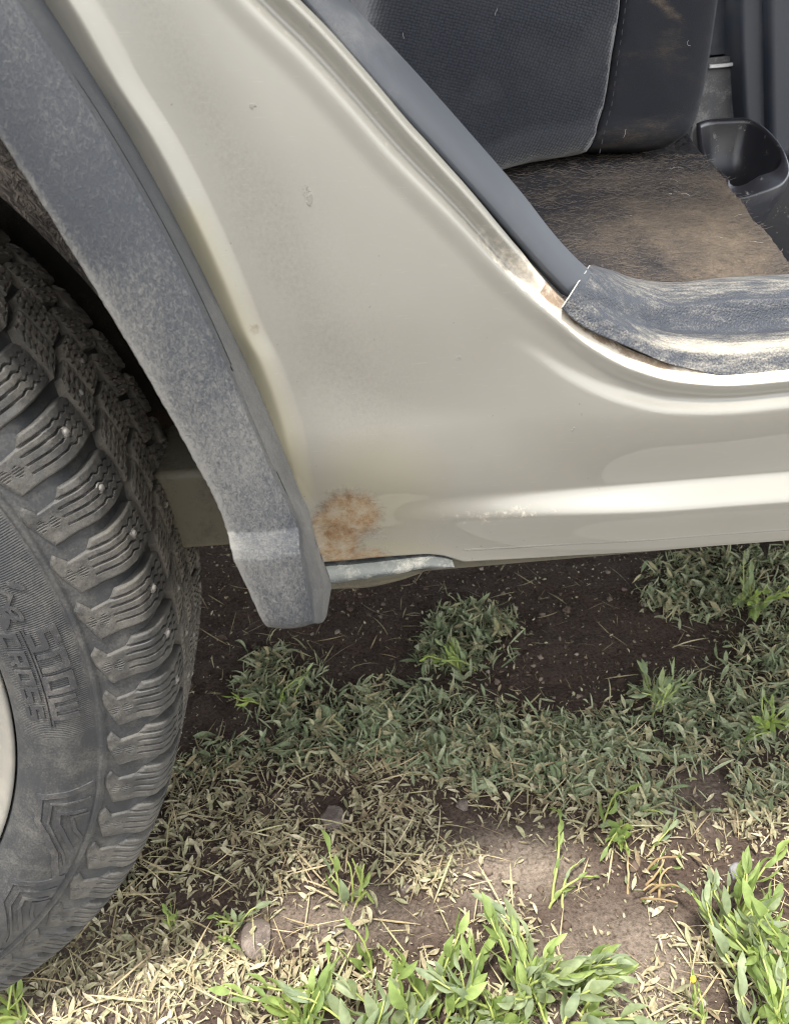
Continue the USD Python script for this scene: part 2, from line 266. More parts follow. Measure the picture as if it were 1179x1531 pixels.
BLACK = dusty('black_plastic', (.008, .008, .010), (.12, .115, .11), scale=70, lo=.64, hi=.72, fine=300, fine_amt=.5, rough=.35, bump=.2)
TRIM = dusty('interior_trim', (.015, .018, .025), (.06, .06, .06), scale=24, lo=.45, hi=.95, fine=500, fine_amt=.4, rough=.5)
TRIM_GREY = dusty('interior_trim_dusty', (.05, .05, .052), (.17, .165, .16), scale=40, lo=.42, hi=.75, fine=400, fine_amt=.6, rough=.6)
UNDER = dusty('underbody', (.018, .017, .016), (.06, .05, .042), scale=20, rough=.9)
UNDERPAINT = dusty('underbody_paint', (.075, .069, .047), (.055, .047, .036), scale=35, lo=.4, hi=.8, fine=300, rough=.6)
BRACKET = dusty('bracket_paint', (.045, .050, .048), (.17, .165, .145), scale=55, lo=.42, hi=.74, fine=320, fine_amt=.4, rough=.7, bump=.6, dist=.0008)
LOOSE = simple('headliner', (.35, .34, .32), .9)

# ------------------------------------------------------------------ ground
def soft_blob(P, blobs):
    """how much of each patch (centre, radii in photo pixels laid on the ground) covers the ground points"""
    q = to_pixel(np.c_[P[:, :2], np.zeros(len(P))]); out = np.zeros(len(P))
    for cx, cy, rx, ry, w, ang in blobs:
        a = math.radians(ang); dx, dy = q[:, 0] - cx, q[:, 1] - cy
        u, v = (dx * math.cos(a) + dy * math.sin(a)) / rx, (-dx * math.sin(a) + dy * math.cos(a)) / ry
        out = np.maximum(out, w * np.clip(1.6 - 1.6 * np.sqrt(u * u + v * v) + .0, 0, 1)) if w > 0 else out * (1 - (-w) * np.clip(1.6 - 1.6 * np.sqrt(u * u + v * v), 0, 1))
    return out


def ground_height(x, y):
    P = np.stack([x, y, np.zeros_like(x)], -1)
    near = np.exp(-((x - .5) ** 2 + (y - .1) ** 2) / 1.2)
    h = (meshkit.fbm(P * 7, 3, 3) - .5) * .018 + (meshkit.fbm(P * 38, 4, 5) - .5) * .012 * near + (meshkit.noise(P * 160, 9) - .5) * .0022 * near
    return h - .004


def axis(lo, hi, step, far):
    a = np.arange(lo, hi, step); g = np.geomspace(.02, far, 46)
    return np.r_[(lo - g)[::-1], a, hi + g]


gx, gy = axis(-.1, 1.5, .0045, 900), axis(-.25, 1.0, .0045, 900)
GX, GY = np.meshgrid(gx, gy, indexing='ij')
gv = np.stack([GX, GY, ground_height(GX, GY)], -1).reshape(-1, 3)
wear = np.clip(soft_blob(gv, [(760, 1290, 150, 90, 1, 0), (930, 1440, 170, 130, 1, 0), (1050, 1200, 150, 60, .6, 0), (520, 1370, 200, 60, .6, 0), (100, 1450, 300, 110, .8, 0)]) * (.35 + .95 * meshkit.fbm(gv * 22, 4, 15)), 0, 1)
SOIL = mat('soil', {'g': ('geometry', {}), 'at': ('attribute', {'attribute': 'dry'}), 'n1': ('noise_texture', {'scale': 16.0, 'detail': 8.0, 'roughness': .65}), 'n2': ('noise_texture', {'scale': 240.0, 'detail': 5.0, 'roughness': .7}), 'n3': ('noise_texture', {'scale': 900.0, 'detail': 3.0}),
    'm1': ('mix_color', {'a': (.062, .042, .034), 'b': (.105, .078, .062)}), 'm2': ('mix_color', {'b': (.25, .205, .165)}), 'sp': ('rgb_ramp', {'ramp': [(.3, (.35, .33, .31)), (.5, (.9, .9, .9)), (.62, (1.1, 1.1, 1.1)), (.75, (1.7, 1.65, 1.55))]}), 'mm': ('mix_color', {'blend_type': 'multiply', 'fac': 1.0, 'use_clamp': False}),
    'am': ('math', {'math_type': 'multiply_add', 'value2': 1.0, 'value3': -.25}), 'ad': ('math', {'math_type': 'add', 'use_clamp': True}), 'a0': ('math', {'math_type': 'multiply', 'value2': .9}),
    'b': ('bump', {'strength': 1.0, 'distance': .004}), 'b2': ('bump', {'strength': .7, 'distance': .0012}), 'p': ('principled_bsdf', {'roughness': .95, 'specular_ior_level': .15})},
    [('g.position', 'n1.vector'), ('g.position', 'n2.vector'), ('g.position', 'n3.vector'), ('n1.fac', 'm1.fac'), ('n2.fac', 'am.value1'), ('at.fac', 'a0.value1'), ('a0.value', 'ad.value1'), ('m1.result', 'm2.a'), ('a0.value', 'm2.fac'), ('m2.result', 'mm.a'), ('n2.fac', 'sp.fac'), ('sp.color', 'mm.b'), ('mm.result', 'p.base_color'), ('n2.fac', 'b.height'), ('b.normal', 'b2.normal'), ('n3.fac', 'b2.height'), ('b2.normal', 'p.normal')])
gf = grid_faces(len(gx), len(gy))
part('ground', outward(gv, gf, (0, 0, 1)), SOIL, smooth=True, prim_vars={'dry': wear}, kind='structure', label='brown bare soil under and beside the car')

# ------------------------------------------------------------------ the car
car = thing('car', 'beige metallic car with rust spot behind its dusty grey wheel arch trim, rear door open', 'car')

# --- side panel between wheel arch trim and door opening ---
lip_px = np.array([(-500, -930), (-100, -492), (150, -222), (300, -64), (380, 20), (450, 88), (516, 160), (583, 236), (668, 321), (770, 427), (831, 478), (881, 519), (949, 555), (1017, 573), (1085, 578), (1179, 571), (1300, 558), (1700, 515), (2600, 418)], float)
lip_fn = PchipInterpolator(lip_px[:, 0], lip_px[:, 1])
E_px = np.array([(-420, -640), (-160, -300), (-60, -165), (10, -72), (64, 0), (127, 106), (191, 212), (254, 322), (305, 411), (343, 500), (380, 576), (414, 650), (448, 745), (463, 776), (478, 840)], float)
sill_px = np.array([(478, 847), (560, 839), (640, 833), (664, 835), (695, 844), (860, 829), (1020, 816), (1179, 803), (1500, 776), (2700, 676)], float)
archw = at(E_px, 0.0)[:, [0, 2]] + np.array([-.007, 0.0])
sillw = at(sill_px, .010)[:, [0, 2]]
bound = LineString(np.vstack([archw, sillw]))
bead_px = np.array([(-400, -690), (-110, -300), (60, -110), (128, -10), (150, 25), (202, 119), (258, 208), (318, 325), (360, 420), (390, 496), (414, 542), (448, 644), (461, 711), (476, 775), (490, 850)], float)
bw = at(bead_px, 0.0); bead_x = PchipInterpolator(bw[::-1, 2], bw[::-1, 0], extrapolate=True)
ridge_z = at([(980, 755)], -.004)[0, 2] - .0035

soft_c = at([(350, 300), (410, 440), (480, 560), (600, 615), (780, 646), (950, 648), (1179, 640), (1500, 610), (2700, 500)], 0.0)[:, [0, 2]]
soft_l = LineString(soft_c); soft_zone = Polygon(np.vstack([soft_c, [(2.5, -.5), (-.5, -.5), (-.5, soft_c[0, 1])]])).buffer(0)
lx = np.r_[np.linspace(-500, 300, 60), np.linspace(306, 1300, 330), np.linspace(1310, 2600, 60)]
L0 = at(np.c_[lx, lip_fn(lx)], 0.0)[:, [0, 2]]
tang = np.gradient(L0, axis=0)
k = np.ones(15) / 15
for c_ in range(2): tang[:, c_] = np.convolve(np.pad(tang[:, c_], 7, 'edge'), k, 'valid')
tang /= np.linalg.norm(tang, axis=1, keepdims=True)
nout = np.stack([tang[:, 1], -tang[:, 0]], 1); nout *= np.where(nout[:, 1:2] < 0, 1, -1)
D = np.zeros(len(lx))
for i, (p, n) in enumerate(zip(L0, nout)):
    hit = LineString([p, p + n * 1.6]).intersection(bound)
    D[i] = Point(p).distance(hit) if not hit.is_empty else np.nan
ok = ~np.isnan(D); D = np.interp(np.arange(len(D)), np.where(ok)[0], D[ok])


def panel_y(x, z, d, px):
    """depth of the outer skin (negative is outwards)"""
    A = sm(.47, .66, x)
    y = .018 * sm(.47, .375, z)                                            # tucks under towards the sill
    r = sm(ridge_z + .0135, ridge_z - .0015, z)
    y = y - A * .0165 * r + A * .008 * sm(ridge_z, ridge_z - .04, z)         # rocker step, facing the sky
    y = y + .004 * np.exp(-((x - .50) / .06) ** 2 - ((z - .47) / .05) ** 2)   # shallow hollow
    # second crease that follows the lower corner of the door opening and fades upwards
    a2 = sm(790, 1010, px); d2 = np.interp(px, [700, 780, 848, 950, 1085, 1300], [.026, .024, .020, .0165, .0135, .0125])
    y = y + a2 * .0038 * sm(0, .007, d) - a2 * .0062 * sm(d2 - .005, d2 + .0015, d) + a2 * .004 * sm(d2 + .001, d2 + .055, d)
    y = y + (1 - a2) * (.0010 * sm(.0, .010, d) - .0010 * sm(.03, .12, d))
    # rolled bead along the wheel arch
    delta = bead_x(z) - x; fade = .25 + .75 * sm(.415, .47, z)
    y = y - fade * .0042 * sm(-.0025, .009, delta) + .014 * sm(.006, .030, delta) + .002 * sm(-.05, -.004, delta) * fade
    pts = shapely.points(np.stack([x, z], -1).reshape(-1, 2)); sd = shapely.distance(pts, soft_l) * np.where(shapely.contains(soft_zone, pts), 1, -1); sd = sd.reshape(x.shape)
    y = y - .0042 * sm(-.006, .050, sd) * sm(.40, .46, x)                   # the skin swells outwards below a soft crease
    P = np.stack([x, np.zeros_like(x), z], -1)
    return y + (meshkit.fbm(P * 9, 2, 4) - .5) * .0024


inner_i = np.array([0.0, .0010, .0022, .0036, .0050, .0065, .0080, .0094, .0108, .0122, .0136, .0148, .0160, .0172, .0182, .0190])
inner_y = np.array([0.0, .0003, .0012, .0030, .0046, .0052, .0048, .0034, .0018, .0006, .0002, .0010, .0032, .0075, .0140, .0240])
wi = np.interp(lx, [600, 760, 850, 1000, 1179], [1.0, .82, .50, .42, .42])
dense = np.r_[np.arange(.0015, .045, .0015)]
rows_in = len(inner_i)
tt = np.linspace(0, 1, 112)[1:]
cols_d, cols = [], []
for i in range(len(lx)):
    d_in = -inner_i[::-1] * wi[i]
    d_out = np.r_[dense, dense[-1] + (D[i] - dense[-1]) * tt] if D[i] > .06 else np.linspace(.0015, D[i], len(dense) + len(tt))
    cols_d.append(np.r_[d_in, d_out])
DD = np.array(cols_d); XX = L0[:, :1] + nout[:, :1] * DD; ZZ = L0[:, 1:] + nout[:, 1:] * DD
PXX = np.repeat(lx[:, None], DD.shape[1], 1)
YY = panel_y(XX, ZZ, np.maximum(DD, 0), PXX)
rt_ = sm(730, 850, lx)[:, None]
YY[:, :rows_in] += inner_y[::-1][None, :] * (1 - rt_) + rt_ * inner_i[::-1][None, :] * wi[:, None] * 1.15
skin = np.stack([XX, YY, ZZ], -1)
# hem: folded under at the bottom and back behind the arch trim
h1 = skin[:, -1] + np.stack([nout[:, 0] * .0018, np.full(len(lx), .0035), nout[:, 1] * .0018], 1)
h2 = skin[:, -1] + np.stack([nout[:, 0] * .0005, np.full(len(lx), .022), nout[:, 1] * .0005], 1)
skin = np.concatenate([skin, h1[:, None], h2[:, None]], 1)
pv = skin.reshape(-1, 3)
ppx = to_pixel(pv)


def px_blob(cx, cy, rx, ry, ang=0, hard=1.6):
    a = math.radians(ang); dx, dy = ppx[:, 0] - cx, ppx[:, 1] - cy
    u, v = (dx * math.cos(a) + dy * math.sin(a)) / rx, (-dx * math.sin(a) + dy * math.cos(a)) / ry
    return np.clip(hard * (1 - np.sqrt(u * u + v * v)), 0, 1)


def px_line(pts, w):
    """closeness to a polyline on the panel"""
    ls = LineString(at(pts, 0.0)[:, [0, 2]]); d = shapely.distance(shapely.points(pv[:, [0, 2]]), ls)
    return np.clip(1 - d / w, 0, 1)


rust = np.maximum.reduce([px_blob(522, 770, 70, 54), px_blob(505, 810, 52, 58), px_blob(480, 800, 26, 55) * 1.1, px_blob(545, 832, 60, 20) * .75, px_blob(380, 491, 13, 15) * .5, px_blob(518, 735, 14, 14) * .5])
film = np.clip(1.0 * px_line([(215, -10), (262, 75), (330, 205), (385, 300), (430, 400)], .016) + .8 * px_line([(400, 330), (450, 420), (480, 500), (540, 600)], .040) + px_blob(520, 560, 130, 150, 0, .8) * .5, 0, 1)
dirt = np.clip(.0 * px_line([(215, -10), (262, 75), (330, 205), (385, 300), (420, 370)], .011) , 0, .95)
dirt = np.maximum(dirt, .50 * px_blob(600, 800, 150, 70) + .30 * px_blob(800, 790, 420, 50, -5))
dirt = dirt * (.45 + 1.1 * meshkit.fbm(pv * 55, 3, 12))
dirt = np.maximum(dirt, px_line([(700, 838), (860, 822), (1020, 809), (1179, 796), (1500, 768)], .0016) * 1.5)
dirt = np.maximum.reduce([dirt, px_blob(458, 288, 14, 30, -8) * .88, px_blob(378, 158, 8, 5) * 2.2, px_blob(464, 300, 4, 14, 12) * 2.2, px_blob(686, 536, 10, 10) * 1.0, px_blob(855, 642, 4, 9, 45) * 1.3])
dd_full = np.concatenate([DD, DD[:, -1:], DD[:, -1:]], 1).reshape(-1); lp_full = np.repeat(lx, skin.shape[1])
dust = .95 * sm(.0015, -.002, dd_full) * sm(660, 880, lp_full) + .30 * sm(.0, -.002, dd_full) * sm(.0165, .010, -dd_full) * (1 - sm(660, 880, lp_full))
dust = np.maximum(dust, .20 * sm(.425, .372, pv[:, 2]) * (dd_full > .004))
dust = np.maximum(dust, .27 * px_blob(900, 752, 380, 30, -5) + .18 * px_blob(700, 778, 150, 24, -6)) * 1.0
stain_reflection = np.maximum.reduce([px_line([(285, 330), (330, 430), (380, 540), (425, 660), (455, 740)], .013) * .8, px_blob(560, 735, 130, 110) * .45, px_blob(560, 825, 130, 30) * .6])  # olive strip beside the arch trim paints in reflected ground; blobs are staining
sludge = np.where((lp_full > 800) & (dd_full < -.001), .62 * sm(-.0025, -.0055, dd_full), 0)
part('side_panel', outward(pv, grid_faces(*skin.shape[:2]), (0, -1, 0)), PAINT, car, smooth=True, prim_vars=dict(film=film, rust=rust, dirt=dirt, dust=dust, stain_reflection=stain_reflection, sludge=sludge))

# --- wheel arch trim (flare) ---
def st(L, K, E, yl, yk, ye): return [at([L], yl)[0], at([K], yk)[0], at([E], ye)[0]]


fl_L = np.array([(-420, -390), (-260, -195), (-120, 30), (-55, 118), (0, 203), (30, 254), (64, 297), (106, 369), (148, 445), (201, 533), (247, 616), (288, 679), (320, 743), (341, 799)], float)
fl_K = np.array([(-440, -670), (-210, -335), (-30, -85), (32, 13), (76, 72), (127, 148), (160, 200), (191, 256), (233, 331), (290, 441), (316, 495), (352, 578), (400, 694), (431, 755), (447, 792)], float)
fl_E = np.vstack([E_px[:-1], [(471, 818)]])
n_st = 150
def rail(px, y):
    q = resample(at(px, y), n_st); t = np.linspace(-1, 1, n_st); out = np.stack([np.polyval(np.polyfit(t, q[:, c_], 5), t) for c_ in range(3)], 1)
    w = sm(.86, 1, np.linspace(0, 1, n_st))[:, None]; return out * (1 - w) + q * w


Lw, Kw, Ew = rail(fl_L, -.060), rail(fl_K, -.054), rail(fl_E, -.003)
extra = [st((345, 819), (448, 817), (479, 838), -.071, -.066, -.004), st((349, 838), (450, 830), (483, 850), -.073, -.068, -.004), st((372, 885), (459, 878), (495, 879), -.072, -.067, -.004), st((391, 928), (467, 926), (488, 922), -.071, -.066, -.010), st((398, 937), (468, 933), (484, 930), -.066, -.062, -.016)]
for a_, b_ in zip(([Lw[-1], Kw[-1], Ew[-1]], *extra[:-1]), extra):
    for t in ((.5, 1.0) if b_ is extra[0] else (.25, .5, .75, 1.0)):
        q = [a_[i] * (1 - t) + b_[i] * t for i in range(3)]
        Lw, Kw, Ew = np.vstack([Lw, q[0]]), np.vstack([Kw, q[1]]), np.vstack([Ew, q[2]])
ns = len(Lw); tpar = np.linspace(0, 1, ns)[:, None]
back = np.array([0, 1.0, 0])
groove = sm(.30, .42, tpar[:, 0]) * sm(.96, .80, tpar[:, 0])
ring = []
wid = (Kw - Lw)
ring.append(Lw + back * .050 - wid * .02)                       # inner return
ring.append(Lw + back * .020)
ring.append(Lw + back * .003 - wid * .012)
ring.append(Lw + back * .0006 - wid * .004)
ring.append(Lw + wid * .02 - back * .0002)
for f_ in (.12, .24, .36, .48, .60, .72, .82): ring.append(Lw + wid * f_ - back * (.0030 * math.sin(math.pi * f_)))
ring.append(Lw + wid * .93 - back * .0004)
ring.append(Lw + wid * .985 - back * .0002)
bev = Ew - Kw
ring.append(Kw + back * .0004 + bev * .0)
ring.append(Kw + bev * .07 + back * (.0065 * groove[:, None]))   # pressed groove
ring.append(Kw + bev * .13 + back * (.0070 * groove[:, None]))
ring.append(Kw + bev * .19 - back * (.0018 * groove[:, None]))
ring.append(Kw + bev * .5 - back * .0010)
ring.append(Kw + bev * .78 - back * .0005)
ring.append(Kw + bev * .93)
ring.append(Ew + bev * .02 + back * .0008)
ring.append(Ew + bev * .015 + back * .004)
ring.append(Ew - bev * .06 + back * .014)
ring.append(Kw + bev * .3 + back * .050)
R3 = np.stack(ring, 1)                                           # stations x ring
fz = meshkit.fbm(R3 * 60, 3, 8)[..., None] - .5
R3 = R3 + fz * np.array([0, .0004, 0])
R3[:, 2:4] += (meshkit.noise(R3[:, 2:4] * 600, 3)[..., None] - .5) * np.array([.0006, 0, .0006])
v = R3.reshape(-1, 3); nr = R3.shape[1]
ff = grid_faces(ns, nr)
i = np.arange(ns - 1); wrapf = np.vstack([np.stack([i * nr + nr - 1, (i + 1) * nr + nr - 1, (i + 1) * nr], 1), np.stack([i * nr + nr - 1, (i + 1) * nr, i * nr], 1)])
endc = v[(ns - 1) * nr:].mean(0); v = np.vstack([v, endc]); j = np.arange(nr)
capf = np.stack([np.full(nr, len(v) - 1), (ns - 1) * nr + (j + 1) % nr, (ns - 1) * nr + j], 1)
fm = trimesh.Trimesh(v, np.vstack([ff, wrapf, capf]), process=False); fm.fix_normals()
vp = v[:len(v) - 1].reshape(ns, nr, 3)
kx = np.arange(nr)
al = np.linspace(0, 1, ns)[:, None]
dust_lit_rim = .10 * sm(.40, .85, al) * np.ones((1, nr)) + np.where((kx >= 1) & (kx <= 3), .50, 0)[None, :] * sm(.1, .5, al) + np.where(kx == 4, .42, 0)[None, :] * sm(.05, .4, al) + np.where(kx == 5, .10, 0)[None, :] * sm(.2, .6, al) + np.where(kx >= 17, .14, 0)[None, :] * sm(.45, .75, al) - .20 * sm(.75, .25, al)  # edge rows paint a sunlit rim on the lower-left edge; the rest is dust
part('wheel_arch_trim', fm, FLARE, car, smooth=True, prim_vars={'dust': np.r_[dust_lit_rim.reshape(-1), .2]})

# --- bracket and tongue hanging behind the trim, under the panel's edge ---
up = resample(at([(470, 853), (520, 850), (580, 843), (640, 836), (677, 841)], .012), 24); lo = resample(at([(470, 866), (497, 872), (560, 862), (630, 851), (678, 845)], .010), 24)
rows = [up + [0, .010, .001], up, up * .6 + lo * .4 - [0, .0025, 0], up * .2 + lo * .8 - [0, .003, 0], lo, lo + [0, .003, -.0008], lo + [0, .012, 0]]
bv = np.stack(rows, 1).reshape(-1, 3); bv += (meshkit.noise(bv * 140, 2)[:, None] - .5) * [0, .0012, .0012]
part('bracket', outward(bv, grid_faces(24, len(rows)), (0, -1, 0)), BRACKET, car, smooth=True)
up = resample(at([(470, 866), (497, 870), (560, 860), (610, 853), (640, 849)], .022), 20); lo = resample(at([(470, 884), (500, 881), (545, 879), (590, 870), (642, 851)], .024), 20)
rows = [up + [0, .004, 0], up, up * .5 + lo * .5 - [0, .002, 0], lo, lo + [0, .006, 0]]
part('lower_flange', outward(np.stack(rows, 1).reshape(-1, 3), grid_faces(20, len(rows)), (0, -1, 0)), UNDERPAINT, car, smooth=True)

# --- inner wing end seen between tyre and trim, liner, underbody ---
iv = at([(215, 690), (215, 868), (300, 868), (352, 874), (420, 880), (420, 690)], .085)
inner_end = pillow(np.array([[.30, .352], [.425, .350], [.435, .412], [.33, .410], [.30, .395]]), .105, .10, .006)
part('wing_end', inner_end, UNDERPAINT, car, smooth=40)
th = np.radians(np.linspace(8, 178, 90)); yy = np.linspace(-.012, .30, 34)
TH, YL = np.meshgrid(th, yy, indexing='ij'); RL = .415 + .012 * np.sin(TH * 3) - .02 * sm(.05, -.01, YL)
lv = np.stack([RL * np.cos(TH), YL, .335 + RL * np.sin(TH)], -1); lv += (meshkit.fbm(lv * 30, 3, 6)[..., None] - .5) * .010 * np.sin(np.clip(YL[..., None] * 20, 0, np.pi / 2))
part('wheel_arch_liner', outward(lv.reshape(-1, 3), grid_faces(90, 34), (0, 0, -1)), LINER, car, smooth=True)
wall_t = np.linspace(-.42, .42, 30)
part('inner_wing', pillow(np.vstack([np.c_[.43 * np.cos(th), .335 + .43 * np.sin(th)][::6], [[-.43, .30], [.40, .30]]]), .30, .02, .004), UNDER, car, smooth=30)
part('underbody_floor', join([box(.445, 2.3, .035, 1.66, .372, .384), box(-.45, .36, .32, 1.38, .40, .41), box(.40, .43, .12, .30, .36, .38)]), UNDER, car, smooth=False)
part('sill_inner_face', join([box(.50, 2.3, .024, .034, .366, .47)]), UNDERPAINT, car, smooth=False)
part('rear_axle', join([tube([(.0, .2, .3284), (.0, 1.5, .3284)], .035, 16), box(-.05, .05, .28, .33, .29, .34)]), UNDER, car, smooth=30)
part('fuel_tank', pillow(np.array([[.20, .22], [.95, .22], [1.0, .26], [1.0, .37], [.20, .37]]), .46, .75, .03), UNDER, car, smooth=40)  # unseen block added to darken the ground under the car
part('exhaust_pipe', tube([(.1, .75, .30), (.6, .72, .27), (1.4, .70, .27), (2.2, .70, .27)], .025, 16), UNDER, car, smooth=40)

# --- door seal along the sloping edge ---
sl = resample(np.array([(250, -215), (380, -73), (455, 8), (550, 119), (651, 228), (720, 303), (780, 371), (815, 409), (849, 444)], float), 70)
su = resample(np.array([(330, -215), (450, -78), (519, -2), (617, 103), (719, 218), (780, 289), (831, 354), (860, 385), (881, 404)], float), 70)
sl, su = at(sl, .013), at(su, .030)
w_ = su - sl; rows = [sl + w_ * -.02 + back * .012, sl - w_ * .015 + back * .004, sl + back * 0]
for f_ in (.06, .14, .25, .38, .5, .62, .75, .86, .94): rows.append(sl + w_ * f_ - back * (.0075 * math.sin(math.pi * min(f_ * .9 + .08, 1)) ** .8))
rows += [su - back * .0008, su + w_ * .012 + back * .002, su + w_ * .0 + back * .02]
sv = np.stack(rows, 1); sv += (meshkit.fbm(sv * 50, 2, 5)[..., None] - .5) * [0, .0008, .0004]
part('door_seal', outward(sv.reshape(-1, 3), grid_faces(70, len(rows)), (0, -1, 0)), SEAL, car, smooth=True)

# --- vinyl sill cover: top ledge, step, lower ledge, outer drop ---
NSC = 150
scuff_rows = [
    ([(884, 396), (915, 404), (950, 416), (1010, 421), (1085, 414), (1179, 409), (1400, 385), (2300, 290)], .118, .118),
    ([(878, 400), (905, 411), (935, 424), (1000, 429), (1085, 422), (1179, 417), (1400, 394), (2300, 300)], .032, .085),
    ([(873, 408), (902, 420), (940, 436), (1000, 448), (1085, 442), (1179, 437), (1400, 414), (2300, 325)], .023, .062),
    ([(868, 416), (900, 428), (940, 446), (1000, 458), (1085, 452), (1179, 447), (1400, 424), (2300, 337)], .018, .055),
    ([(862, 425), (899, 440), (942, 458), (1000, 474), (1085, 472), (1179, 467), (1400, 446), (2300, 360)], .011, .052),
    ([(855, 436), (895, 455), (942, 474), (1000, 493), (1085, 496), (1179, 490), (1400, 470), (2300, 388)], .006, .046),
    ([(850, 444), (891, 466), (940, 484), (1000, 505), (1085, 510), (1179, 504), (1400, 485), (2300, 403)], .003, .029),
    ([(846, 450), (887, 474), (938, 495), (1003, 520), (1085, 526), (1179, 520), (1400, 502), (2300, 422)], .002, .013),
    ([(843, 455), (884, 483), (935, 505), (1008, 533), (1092, 543), (1179, 535), (1400, 518), (2300, 440)], .0012, .0095),
    ([(840, 460), (881, 493), (932, 514), (1017, 548), (1100, 562), (1179, 555), (1400, 540), (2300, 465)], .0002, .0060),
    ([(839, 461), (880, 494), (931, 515), (1017, 549), (1101, 563), (1179, 556), (1400, 541), (2300, 466)], .0015, .0075),
    ([(841, 459), (882, 492), (933, 513), (1017, 547), (1101, 561), (1179, 554), (1400, 539), (2300, 464)], .012, .016)]
rows = []
tx = np.r_[np.linspace(0, 1, 120) * .62, np.linspace(.625, 1, 30)]
for pts, ya, yb in scuff_rows:
    pts = np.array(pts, float); knots = np.array([0, .12, .22, .36, .5, .62, .74, 1.0])
    q = np.stack([PchipInterpolator(knots, pts[:, c_])(tx) for c_ in (0, 1)], 1)
    rows.append(at(q, ya + (yb - ya) * sm(.0, .40, tx)))
G = np.stack(rows, 1)
# finer rows
tr = np.linspace(0, len(scuff_rows) - 1, 64); G = np.stack([PchipInterpolator(np.arange(len(scuff_rows)), G[:, :, c_], axis=1)(tr) for c_ in range(3)], -1)
G += (meshkit.fbm(G * [22, 60, 60], 3, 11)[..., None] - .5) * [0, .0035, .0025] * sm(0, 6, np.arange(64))[None, :, None] * sm(63, 54, np.arange(64))[None, :, None]
rr_ = tr[None, :]; tl = tx[:, None]
sdust = .58 * np.exp(-((rr_ - 6.6) / .75) ** 2) * sm(.20, .42, tl) + .12 * sm(2.6, 1.4, rr_) * sm(.1, .3, tl) + .20 * np.exp(-((rr_ - 8.9) / .7) ** 2) * sm(.25, .5, tl) + .17 - .08 * np.exp(-((rr_ - 4.3) / 1.2) ** 2)
part('sill_cover', outward(G.reshape(-1, 3), grid_faces(len(tx), 64), (0, -1, .5)), SCUFF, car, smooth=True, prim_vars={'dust': sdust.reshape(-1)})
ce = G[0, 3:60:3] + np.array([-.0002, -.0004, .0002])
part('cut_edge', tube(ce, .00035, 6), simple('cut_vinyl', (.30, .29, .27), .7), car)

# --- carpet under the seat ---
cu, cw = 150, 110
c00, c01 = np.array([.560, .070, .500]), np.array([.768, .112, .5185])
c10, c11 = np.array([.545, .46, .600]), np.array([.800, .37, .603])
uu, ww = np.meshgrid(np.linspace(0, 1, cu), np.linspace(0, 1, cw), indexing='ij')
CV = (c00 * (1 - uu[..., None]) + c01 * uu[..., None]) * (1 - ww[..., None]) + (c10 * (1 - uu[..., None]) + c11 * uu[..., None]) * ww[..., None]
CV[..., 2] += .010 * np.sin(np.pi * ww) * np.sin(np.pi * uu) + (meshkit.fbm(CV * 18, 3, 3) - .5) * .010 + (meshkit.noise(CV * 300, 5) - .5) * .0025
edge = np.stack([CV[-1] + np.array([.004, 0, -.006]), CV[-1] + np.array([.010, 0, -.03]), CV[-1] + np.array([.02, 0, -.22])], 0)
CV = np.concatenate([CV, edge], 0); cpx = to_pixel(CV.reshape(-1, 3))
cd = .30 * np.exp(-(((cpx[:, 0] - 1075) / 95) ** 2 + ((cpx[:, 1] - 370) / 75) ** 2)) + .12 * np.exp(-(((cpx[:, 0] - 960) / 110) ** 2 + ((cpx[:, 1] - 330) / 70) ** 2)) + .16 * np.exp(-(((cpx[:, 0] - 1100) / 40) ** 2 + ((cpx[:, 1] - 300) / 60) ** 2)) - .04 - .15 * sm(270, 215, cpx[:, 1]) - .10 * sm(930, 830, cpx[:, 0])
carp = part('floor_carpet', outward(CV.reshape(-1, 3), grid_faces(cu + 3, cw), (0, 0, 1)), CARPET, car, smooth=True, prim_vars={'dust': cd})
rng = np.random.default_rng(5)


def curves(name, strands, width, material, parent, **kw):
    c = UsdGeom.BasisCurves.Define(stage, path_for(name, parent)); P = np.concatenate(strands)
    c.CreatePointsAttr(Vt.Vec3fArray.FromNumpy(P.astype(np.float32))); c.CreateCurveVertexCountsAttr(Vt.IntArray([len(s_) for s_ in strands])); c.CreateTypeAttr('linear')
    c.CreateWidthsAttr(Vt.FloatArray([width])); c.SetWidthsInterpolation('constant')
    UsdShade.MaterialBindingAPI.Apply(c.GetPrim()).Bind(material); return keys(c.GetPrim(), **kw)


def fibres(n, pos, length, lift, seed):
    r = np.random.default_rng(seed); out = []
    for _ in range(n):
        p = pos(r); a = r.uniform(0, 2 * np.pi); k = r.normal(0, 1.6); L = length * r.uniform(.5, 1.5); pts = [p]
        for s_ in range(5):
            a += k / 5 + r.normal(0, .25); p = p + np.array([math.cos(a) * L / 5, math.sin(a) * L / 5, lift * L * math.sin(s_ / 5 * math.pi) * r.uniform(.2, 1) - (.0 if s_ < 3 else lift * L * .3)]); pts.append(p)
        out.append(np.array(pts))
    return out


def on_carpet(r):
    i, j = r.integers(2, cu - 1), r.integers(0, int(cw * .8)); return CV[i, j] + [0, 0, .0006]


curves('carpet_fibre', fibres(5200, on_carpet, .0060, .12, 1), .00022, FUZZ, carp, kind='stuff')
curves('lint', fibres(14, on_carpet, .009, .12, 2), .00022, LINT, carp, kind='stuff')

